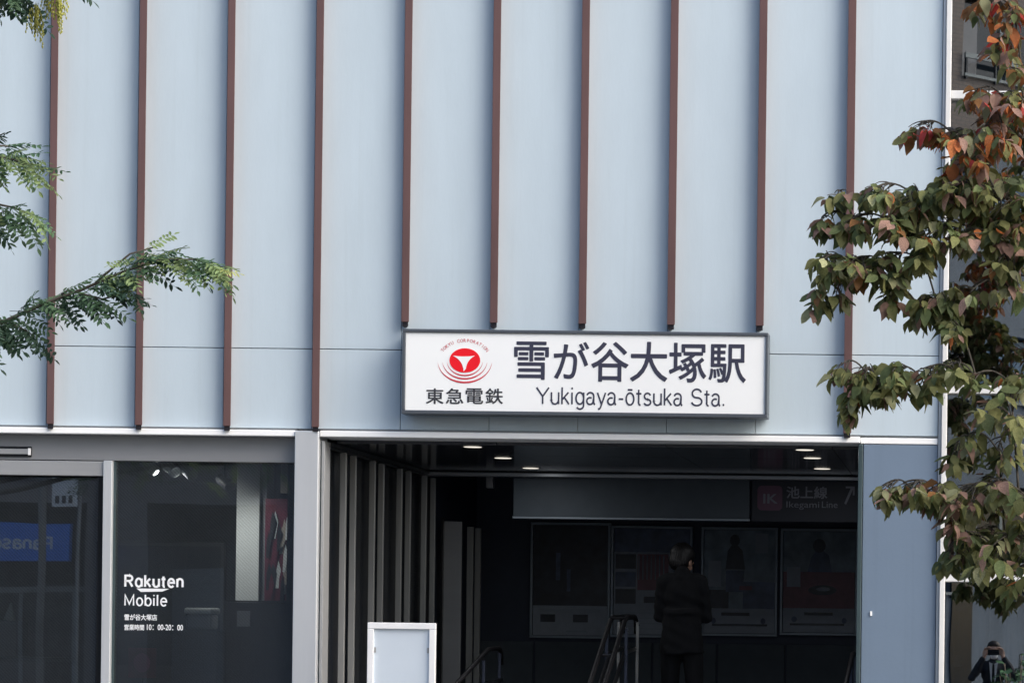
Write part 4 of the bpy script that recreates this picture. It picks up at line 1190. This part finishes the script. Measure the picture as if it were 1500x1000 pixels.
# main shelf
C(1228, 284, 22, 6, 4, 'main', dy=0.12); C(1285, 280, 22, 14, 8, 'main'); C(1340, 288, 34, 22, 14, 'main'); C(1400, 280, 38, 30, 20, 'main')
C(1460, 285, 38, 38, 24, 'main'); C(1500, 330, 24, 50, 14, 'main')
C(1205, 322, 16, 8, 4, 'main', dy=0.12); C(1250, 325, 30, 14, 10, 'main'); C(1310, 330, 34, 20, 14, 'main'); C(1375, 340, 38, 26, 16, 'main'); C(1440, 345, 36, 20, 12, 'main')
C(1208, 385, 16, 18, 8, 'main', dy=0.2); C(1250, 390, 26, 20, 12, 'main'); C(1300, 388, 26, 24, 13, 'main'); C(1345, 380, 20, 14, 7, 'main')
C(1200, 435, 10, 14, 4, 'main', dy=0.1); C(1228, 425, 10, 10, 3, 'main', dy=0.1); C(1305, 428, 14, 18, 5, 'main', dy=0.12)
C(1345, 448, 12, 16, 5, 'main', dy=0.12); C(1372, 445, 14, 26, 8, 'main', dy=0.2); C(1395, 440, 12, 30, 6, 'low', dy=0.2)
C(1425, 425, 16, 10, 4, 'low'); C(1478, 420, 22, 18, 7, 'low'); C(1478, 385, 26, 12, 6, 'main'); C(1400, 480, 14, 16, 5, 'low')
# second shelf
C(1232, 540, 10, 10, 3, 'low', dy=0.1); C(1268, 545, 26, 16, 8, 'low', dy=0.2); C(1310, 548, 26, 18, 10, 'low'); C(1350, 555, 26, 18, 10, 'low'); C(1395, 540, 22, 16, 8, 'low')
C(1248, 580, 12, 10, 3, 'low', dy=0.1); C(1238, 596, 6, 8, 2, 'main', dy=0.05); C(1290, 572, 20, 10, 5, 'low', dy=0.1); C(1430, 555, 18, 10, 4, 'low'); C(1478, 560, 24, 22, 9, 'low')
C(1450, 600, 24, 18, 8, 'low'); C(1490, 625, 18, 26, 8, 'low'); C(1420, 640, 14, 14, 4, 'low'); C(1462, 660, 26, 14, 6, 'low'); C(1398, 665, 10, 10, 2, 'low', dy=.1)
# third shelf
C(1300, 718, 14, 10, 5, 'tip', dy=0.12); C(1335, 715, 22, 14, 9, 'tip', dy=0.2); C(1372, 720, 24, 16, 10, 'tip', dy=0.2); C(1412, 728, 24, 18, 11, 'tip'); C(1455, 712, 24, 16, 8, 'tip'); C(1492, 722, 20, 26, 8, 'low')
C(1400, 765, 16, 14, 5, 'tip', dy=.2); C(1388, 812, 10, 10, 3, 'low', dy=.12); C(1420, 795, 24, 20, 10, 'low'); C(1458, 805, 26, 28, 13, 'low'); C(1494, 790, 20, 40, 12, 'low'); C(1432, 828, 22, 8, 5, 'low'); C(1482, 848, 24, 10, 6, 'low')
# the rest of the crown, right of the picture
for k in range(44):
    C(1550 + rt.uniform(0, 280), rt.uniform(-120, 860), 46, 40, 7, 'top' if rt.random() < 0.3 else 'main', Y=DY + rt.uniform(-0.8, 0.8), dy=0.4)
for k in range(6):
    C(1440 + rt.uniform(0, 120), rt.uniform(-160, -40), 46, 40, 6, 'top', Y=DY + rt.uniform(-0.5, 0.5), dy=0.4)
for a, k in sorted(TODO, key=lambda q: -q[0][0]): cluster(*a, **k)
X_EDGE = PX(1500, 500, DY)
order = sorted(range(len(DLEAVES)), key=lambda i: (DLEAVES[i][3].x > X_EDGE or DLEAVES[i][3].z > PZ(1450, 0, DY), DLEAVES[i][3].y))
near = set(order[:300])
rest_v, rest_f, rest_m = [], [], []
names = list(LM)
for i, (mx, k, mn, p) in enumerate(DLEAVES):
    if i in near:
        o = bpy.data.objects.new('leaf', leaf_data(k, mn)); col.objects.link(o)
        o.parent = dg; o.matrix_parent_inverse = Matrix.Translation(tb).inverted(); o.matrix_basis = mx
    else:
        n = len(rest_v)
        rest_v += [tuple(mx @ Vector(v)) for v in variants[k][0]]
        for f in variants[k][1]: rest_f.append(tuple(n + q for q in f)); rest_m.append(names.index(mn))
me = bpy.data.meshes.new('foliage'); me.from_pydata(rest_v, [], rest_f)
for n_ in names: me.materials.append(LM[n_])
me.polygons.foreach_set('material_index', rest_m); me.polygons.foreach_set('use_smooth', [True] * len(rest_f)); me.update()
o = link('foliage', me, None, dg); o['kind'] = 'stuff'

# -------- pagoda tree on the left
SYD = -4.6
sb = Vector((-9.3, SYD, 0.0))
pg = thing('pagoda_tree', 'pagoda tree with feathery leaves and yellow pods at the left edge', 'tree', tuple(sb))
tp = [sb, sb + Vector((0.04, 0, 1.2)), sb + Vector((-0.03, 0.04, 2.5)), sb + Vector((0.05, 0, 3.8)), sb + Vector((0.0, 0.03, 5.0)), sb + Vector((0.06, 0, 6.6))]
b = MB(); b.tube(tp, [0.13, 0.115, 0.10, 0.085, 0.06, 0.02], 12); b.build('trunk', 'bark', pg, smooth=True)
def compound(seed, n=13, L=0.18):
    rr = random.Random(seed); b = MB()
    sag = rr.uniform(0.10, 0.35); bend = rr.uniform(-0.12, 0.12)
    def ax(u): return Vector((u * L, bend * L * u * u, -sag * L * u * u))
    b.tube([ax(k / 5) for k in range(6)], [0.0016, 0.0014, 0.0012, 0.001, 0.0008, 0.0006], 4)
    for i in range(n):
        pair = i // 2
        u = 0.20 + 0.78 * pair / ((n - 1) / 2)
        s = -1 if i % 2 else 1
        p = ax(min(1, u))
        l = rr.uniform(0.036, 0.048) * (1 - 0.35 * max(0, u - 0.6)) ; w = l * rr.uniform(0.36, 0.44)
        d = Vector((0.45, s * 1.0, rr.uniform(-0.75, 0.05))) if i < n - 1 else Vector((1, 0, -0.3))
        d.normalize(); side = d.cross(Vector((rr.uniform(-.3, .3), rr.uniform(-.3, .3), 1))).normalized(); up = side.cross(d)
        k0 = len(b.v)
        for (a, c_, h) in ((0, 0, 0), (0.35, 0.5, .05), (0.7, 0.42, .05), (1, 0, -.03), (0.7, -0.42, .05), (0.35, -0.5, .05), (0.5, 0, -0.02)):
            b.v.append(tuple(p + d * (l * a) + side * (w * c_) + up * (l * h)))
        for a, c_ in ((0, 1), (1, 2), (2, 3), (3, 4), (4, 5), (5, 0)): b.f.append((k0 + a, k0 + c_, k0 + 6))
    return b
COMP = [compound(100 + k, 11 + 2 * (k % 3), 0.15 + 0.02 * (k % 3)) for k in range(6)]
cshared = {}
def comp_data(k, mn):
    if (k, mn) not in cshared:
        me = COMP[k].mesh('leaf'); me.materials.append(LM[mn]); cshared[(k, mn)] = me
    return cshared[(k, mn)]
rs = random.Random(9)
LEFT_X = PX(-45, 300, SYD)
def add_leaf(p, t, n, s, mn):
    o = bpy.data.objects.new('leaf', comp_data(rs.randrange(6), mn)); col.objects.link(o)
    o.parent = pg; o.matrix_parent_inverse = Matrix.Translation(sb).inverted(); o.matrix_basis = place(p, frame(t, n), s)
def spray(pts, nleaf, cols, Y=SYD, spread=1.0, root=None, size=1.0, wob=0.1):
    q = [P(x, y, Y) for x, y in pts]
    r0 = root or Vector((sb.x + 0.03, SYD, max(1.6, q[0].z - 0.35 - rs.random() * 0.3)))
    path = ([r0] if root else [p_ + Vector((0, rs.uniform(-.03, .03), rs.uniform(-.035, .035))) for p_ in bez(r0, r0.lerp(q[0], 0.5) + Vector((0, rs.uniform(-.3, .3), 0.30)), q[0], 9)[:-1]]) + q
    b = MB(); m_ = len(path)
    b.tube(path, [(0.006 if root else 0.024) * (1 - k / m_) ** 1.1 + 0.002 for k in range(m_)], 7); b.build('branch', 'twig', pg, smooth=True)
    if not root:
        side_ = path[3:10]
        for i in range(42):
            k = rs.randrange(len(side_) - 1); p = side_[k].lerp(side_[k + 1], rs.random()) + Vector((rs.uniform(-.1, .1), rs.uniform(-.22, .22), rs.uniform(-.16, .16)))
            if p.x > LEFT_X - 0.15: continue
            add_leaf(p, Vector((rs.uniform(-.3, 1), rs.uniform(-1, 1), rs.uniform(-.9, .3))), Vector((rs.uniform(-.4, .4), rs.uniform(-.9, .1), 0.8)), rs.uniform(0.85, 1.25), rs.choice(('sgreen', 'sdark', 'slight')))
    nleaf = int(nleaf * 1.9)
    for i in range(nleaf):
        u = (i + rs.random() * 0.8) / nleaf
        f = u * (len(q) - 1); k = min(int(f), len(q) - 2); f -= k
        p = q[k].lerp(q[k + 1], f) + Vector((0, rs.uniform(-wob, wob), rs.uniform(-0.015, 0.015)))
        d = (q[k + 1] - q[k]).normalized()
        side = 1 if i % 2 else -1
        t = d * rs.uniform(0.35, 1.0) + Vector((0, side * rs.uniform(0.1, 0.8), 0)) + Vector((0, 0, rs.uniform(-0.95 if u < 0.6 else -0.6, 0.35) * spread))
        n = Vector((rs.uniform(-.4, .4), rs.uniform(-.9, .1), rs.uniform(0.35, 1)))
        add_leaf(p, t, n, rs.uniform(0.85, 1.25) * size, cols(u))
def cA(u):
    if u > 0.95: return 'syellow' if rs.random() < 0.5 else 'slight'
    if u > 0.72: return rs.choice(('slight', 'slight', 'sgreen'))
    return rs.choice(('sgreen', 'sdark', 'sdark', 'slight') if u > 0.45 else ('sgreen', 'sdark', 'sdark', 'sgreen'))
spray([(-60, 500), (0, 474), (60, 446), (120, 424), (180, 398), (235, 380), (285, 380), (318, 392)], 62, cA)
spray([(-50, 462), (10, 470), (40, 485)], 9, lambda u: rs.choice(('sdark', 'sgreen')))
spray([(100, 425), (150, 438), (200, 425)], 6, lambda u: rs.choice(('sdark', 'sgreen')), root=P(90, 432, SYD))
spray([(150, 405), (190, 372), (225, 362)], 6, lambda u: rs.choice(('slight', 'sgreen')), root=P(140, 415, SYD))
spray([(-60, 225), (-20, 226), (20, 234), (48, 246)], 18, lambda u: 'slight' if u > 0.5 and rs.random() < .7 else rs.choice(('sgreen', 'slight')))
spray([(-50, 215), (-10, 212), (15, 215)], 6, lambda u: rs.choice(('sdark', 'sgreen')))
spray([(-60, 285), (-20, 296), (20, 304), (48, 316)], 14, lambda u: rs.choice(('sgreen', 'slight', 'sgreen')))
spray([(-60, 320), (-25, 328), (0, 334)], 5, lambda u: rs.choice(('sdark', 'sgreen')))
spray([(-40, -40), (0, -22), (25, -8)], 12, lambda u: rs.choice(('sdark', 'sdark', 'sgreen')))
spray([(-80, -60), (0, -62), (60, -50), (95, -40)], 18, lambda u: rs.choice(('sgreen', 'sdark', 'slight')))
for k in range(16):
    x, y = -150 - rs.random() * 900, -140 + rs.random() * 600
    spray([(x - 60, y + 30), (x, y), (x + 70, y - 10)], 8, lambda u: rs.choice(('sgreen', 'sdark', 'slight')), Y=SYD + rs.uniform(-1.2, 1.0))
# hanging yellow pods
def pods(px, py, length, n, spreadx):
    top = P(px, py, SYD); b = MB(); tl = length / (FPX / (CAM_D + SYD))
    for i in range(n):
        a = rs.uniform(0, 2 * pi); r = rs.random() * spreadx
        p = top + Vector((cos(a) * r * 0.4, sin(a) * r * 0.4, rs.uniform(-0.02, 0.02)))
        L_ = tl * rs.uniform(0.45, 1.0); seg = max(3, int(L_ / 0.017))
        q = [p + Vector((cos(a) * r * 0.6 * min(1, k / 4) + rs.uniform(-.003, .003), sin(a) * r * 0.6 * min(1, k / 4), -L_ * k / seg)) for k in range(seg + 1)]
        b.tube(q, 0.0012, 4)
        for k in range(1, seg + 1):
            b.ball(q[k] + Vector((rs.uniform(-.006, .006), rs.uniform(-.006, .006), 0)), (0.0042, 0.0042, 0.0085), None, 5, 4)
    b.build('pod_cluster', LM['pod'], pg, smooth=True)
pods(52, 8, 62, 16, 0.05); pods(90, -12, 62, 15, 0.045); pods(72, -18, 44, 12, 0.05); pods(3, -6, 28, 8, 0.03); pods(28, -30, 30, 8, .03)

# -------- shrub before the curtain wall
qs = P(1492, 970, -0.6)
sh = thing('potted_shrub', 'small green shrub low before the glass in the lower right corner', 'shrub', (qs.x, -0.6, 0))
b = MB(); b.tube([(qs.x, -0.6, 0.0), (qs.x, -0.6, 0.42)], [0.15, 0.19], 18); b.build('pot', 'fascia', sh, bev=0.01)
for k in range(46):
    p0 = Vector((qs.x + rs.uniform(-.05, .05), -0.6 + rs.uniform(-.05, .05), 0.42))
    a = rs.uniform(0, 2 * pi); r = rs.uniform(0.02, 0.17)
    p1 = Vector((qs.x + cos(a) * r, -0.6 + sin(a) * r, rs.uniform(0.75, 1.44) - r * 0.7))
    b = MB(); b.tube(bez(p0, p0.lerp(p1, .5) + Vector((0, 0, .1)), p1, 3), 0.003, 4); st_ = b.build('stem', 'twig', sh)
    for j in range(4):
        t = Vector((cos(a + j * 1.7), sin(a + j * 1.7), rs.uniform(-.2, .6)))
        o = bpy.data.objects.new('leaf', leaf_data(rs.randrange(7), 'shrub')); col.objects.link(o)
        o.parent = st_; o.matrix_parent_inverse = Matrix.Identity(4)
        o.matrix_basis = place(p1 - Vector((0, 0, 0.05 * j)), frame(t, Vector((rs.uniform(-.4, .4), -.4, 1))), rs.uniform(.05, .08))
# ------------------------------------------------------------------ behind the glass of the curtain wall
for k, (xa, xb, lb) in enumerate(((-0.20, 0.14, 'grey-green hanging curtain at the left of the lower right window'), (0.26, 1.55, 'wide grey-green curtain right of the dark gap in the window'))):
    n = int((xb - xa) * 60); b = MB()
    for z in (0.1, 1.85):
        for i in range(n + 1):
            u = xa + (xb - xa) * i / n; b.v.append((u, 0.42 + 0.03 * sin(u * 70) + 0.012 * sin(u * 31), z))
    for i in range(n): b.f.append((i, i + 1, n + 2 + i, n + 1 + i))
    o = b.build('curtain', 'curtain', None, smooth=True); tag(o, lb, 'curtain', 'curtains behind the curtain wall')
    sm = o.modifiers.new('thick', 'SOLIDIFY'); sm.thickness = 0.003
q0, q1, z0, z1 = rect(1397, 1409, 959, 976, 0.05)
b = MB(); b.box(q0, q1, 0.045, 0.05, z0, z1); tag(b.build('window_notice', 'fascia'), 'small pale notice inside the glass beside the white frame', 'notice')

# ------------------------------------------------------------------ across the street (seen in the reflections)
VY = 28.0
v0 = P(1393, 80, VY)
bb = thing('brown_building', 'brown tiled apartment block with balconies mirrored in the right glass', 'building', (v0.x, -VY, 0), None, rad(-45))
def bpart(mbb, name, m, parent=None, bev=0):
    o = mbb.build(name, m, parent or bb, bev=bev)
    if parent is None: local_part(o)
    else: o.matrix_parent_inverse = Matrix.Identity(4)
    return o
zw0, zw1 = PZ(1420, 118, VY + .4), PZ(1420, 42, VY + .4)
fl = 2.9
levels = [zw0 + fl * k for k in range(-3, 2)]
wu = [-9.3, -6.1, -2.9, 0.3, 3.5, 6.7]
def wall_with_holes(x0, x1, z0, z1, th, holes):
    b = MB()
    xs_ = sorted({x0, x1, *[h[0] for h in holes], *[h[1] for h in holes]}); zs_ = sorted({z0, z1, *[h[2] for h in holes], *[h[3] for h in holes]})
    for i in range(len(xs_) - 1):
        for j in range(len(zs_) - 1):
            cx, cz = (xs_[i] + xs_[i + 1]) / 2, (zs_[j] + zs_[j + 1]) / 2
            if any(h[0] < cx < h[1] and h[2] < cz < h[3] for h in holes): continue
            b.box(xs_[i], xs_[i + 1], -th, 0, zs_[j], zs_[j + 1])
    bm = bmesh.new(); me = b.mesh('w'); bm.from_mesh(me)
    bmesh.ops.remove_doubles(bm, verts=bm.verts, dist=1e-5)
    seen = {}
    for f in list(bm.faces):
        key = tuple(sorted(v.index for v in f.verts))
        seen.setdefault(key, []).append(f)
    bmesh.ops.delete(bm, geom=[f for fs in seen.values() if len(fs) > 1 for f in fs], context='FACES')
    bm.to_mesh(me); bm.free()
    return me
wh = 1.45
holes = [(u, u + 2.3, z, z + wh) for u in wu for z in levels if z > 1.2]
H_B = 17.0
ZC = levels[2] + 2.1
local_part(link('wall', wall_with_holes(-10.5, 10.5, ZC, H_B, 0.35, [h for h in holes if h[2] > ZC - 0.5]), 'browntile', bb))
local_part(link('lower_wall', wall_with_holes(-10.5, 10.5, 0, ZC - 0.002, 0.36, [h for h in holes if h[2] < ZC - 0.5]), 'cladding', bb))
for u, w_ in ((-0.55, 0.5), (1.9, 0.5), (-4.5, 1.0)):
    b = MB(); b.box(u, u + w_, 0.003, 0.03, 0.0, 2.9); bpart(b, 'doorway', 'winglass')
b = MB(); b.box(-10.5, 10.5, -9, -0.351, 0, H_B); bpart(b, 'wall_body', 'taupe')
b = MB(); b.box(-10.7, 10.7, -9.1, 0.2, H_B + .002, H_B + 0.4); bpart(b, 'roof', 'concrete')
for u in wu:
    for z in levels:
        if z < 1.2: continue
        mid = abs(z - levels[2]) < 0.1 or abs(z - levels[1]) < .1
        b = MB(); b.box(u + .05, u + 2.25, -0.26, -0.24, z + .05, z + wh - .05); w_ = bpart(b, 'window', 'bluewin' if mid else 'winglass')
        b = MB(); b.box(u + .002, u + .05, -0.28, -0.2, z + .002, z + wh - .002); bpart(b, 'window_frame', 'railing', w_)
        b = MB(); b.box(u + 1.1, u + 1.17, -0.239, -0.2, z + .05, z + wh - .05); bpart(b, 'window_frame', 'railing', w_)
        b = MB(); b.box(u + .05, u + 0.55, -0.238, -0.225, z + .05, z + wh - .2); bpart(b, 'blind', 'fascia', w_)
        # balcony guard in front of the window
        g = MB(); g.box(u + 0.02, u + 2.4, 0.02, 0.06, z + 0.33, z + 0.42); gg = bpart(g, 'balcony_rail', 'railing')
        for du in (0.05, 0.75, 1.5, 2.3):
            g = MB(); g.box(u + du, u + du + 0.035, 0.002, 0.05, z - 0.05, z + 0.329); bpart(g, 'rail_post', 'winglass', gg)
        g = MB(); g.box(u + 0.02, u + 2.4, 0.02, 0.055, z + 0.0, z + 0.05); bpart(g, 'lower_rail', 'railing', gg)
# low shop block on the left
VS = 24.0
xs0, xs1, zs0, zs1 = rect(-190, 103, 764, 821, VS)
lb = thing('low_shop_block', 'low taupe shop building mirrored in the shop door glass', 'building', ((xs0 + xs1) / 2, -VS, 0))
xr, xl = PX(122, 800, VS), PX(-420, 800, VS)
xw = PX(480, 800, VS)
b = MB(); b.box(xl, xw, -VS - 8, -VS - 0.01, zs1 + 0.35, 7.0); b.build('upper_wall', 'taupe', lb)
b = MB(); b.box(xr, xr + 1.0, -VS - 8, -VS - 0.01, 0, zs1 + 0.349); b.build('pier', 'taupe', lb)
b = MB(); b.box(xl, xl + 0.8, -VS - 8, -VS - 0.01, 0, zs1 + 0.349); b.build('pier', 'taupe', lb)
b = MB(); b.box(xl + .8, xw, -VS - 3, -VS - 2.9, 0, zs1 + 0.349); b.build('back_wall', 'shopdark', lb)
b = MB(); b.box(xw - 0.8, xw, -VS - 8, -VS - 0.01, 0, zs1 + .349); b.build('pier', 'taupe', lb)
b = MB(); b.box(xr + 1.05, xw - 0.85, -VS - 1.2, -VS - 1.15, 0, 2.4); b.build('roller_shutter', 'fascia', lb)
b = MB(); b.box(xl + .8, xr, -VS - .5, -VS - .45, 0, zs0 - 0.5); b.build('shop_glass', 'winglass', lb)
for k in range(7):
    x = xl + 1.2 + k * 0.9
    b = MB(); b.box(x, x + 0.06, -VS - .44, -VS - .4, 0, zs0 - .5); b.build('mullion', 'pole', lb)
b = MB(); b.box(xl + .8, xr, -VS - .44, -VS - .38, zs0 - 0.49, zs0 - 0.40); b.build('header', 'pole', lb)
for k in range(4):
    x = xl + 1 + k * 3.2
    b = MB(); b.box(x, x + 1.8, -VS - 0.006, -VS + 0.01, 4.6, 5.9); w_ = b.build('window', 'winglass', lb)
    b = MB(); b.box(x - .05, x + 1.85, -VS + 0.011, -VS + 0.05, 4.5, 4.58); b.build('sill', 'pole', w_)
bs = thing('blue_shop_sign', 'blue shop fascia sign with white lettering mirrored in the door glass', 'sign', ((xs0 + xs1) / 2, -VS, zs0))
b = MB(); b.box(xs0, xs1, -VS, -VS + 0.15, zs0, zs1); b.build('sign_board', 'bluesign', bs, bev=0.01)
xa, xb_, za, zb = rect(-42, 77, 782, 805, VS)
stroke_text('lettering', 'Panasonic', xb_, xa, za, zb, -VS + 0.152, 'white', bs, 0.14, flip=True)
# poles and the small white street sign
up = P(56, 800, 20.5)
b = MB(); b.tube([(up.x, -20.5, 0), (up.x, -20.5, 5.0), (up.x, -20.5, 9.5)], [0.058, 0.055, 0.05], 14); tag(b.build('lamp_post', 'pole', None, smooth=True), 'slim grey street pole mirrored in front of the blue sign', 'pole')
x0, x1, z0, z1 = rect(70, 108, 706, 740, 20.2)
ws = thing('street_sign', 'small white street sign mirrored at the top of the door glass', 'sign', (x1 + .03, -20.2, 0))
b = MB(); b.box(x0, x1, -20.215, -20.2, z0, z1 + 0.12); b.build('sign_plate', 'white', ws)
b = MB(); b.tube([(x1 + 0.02, -20.25, 0), (x1 + 0.02, -20.25, z1 + 0.3)], 0.03, 10); b.build('pole', 'pole', ws)
for k in range(3):
    b = MB(); b.box(x0 + 0.05 + k * 0.1, x0 + 0.11 + k * 0.1, -20.199, -20.197, z0 + .05, z0 + .16); b.build('printed_mark', 'ink', ws)
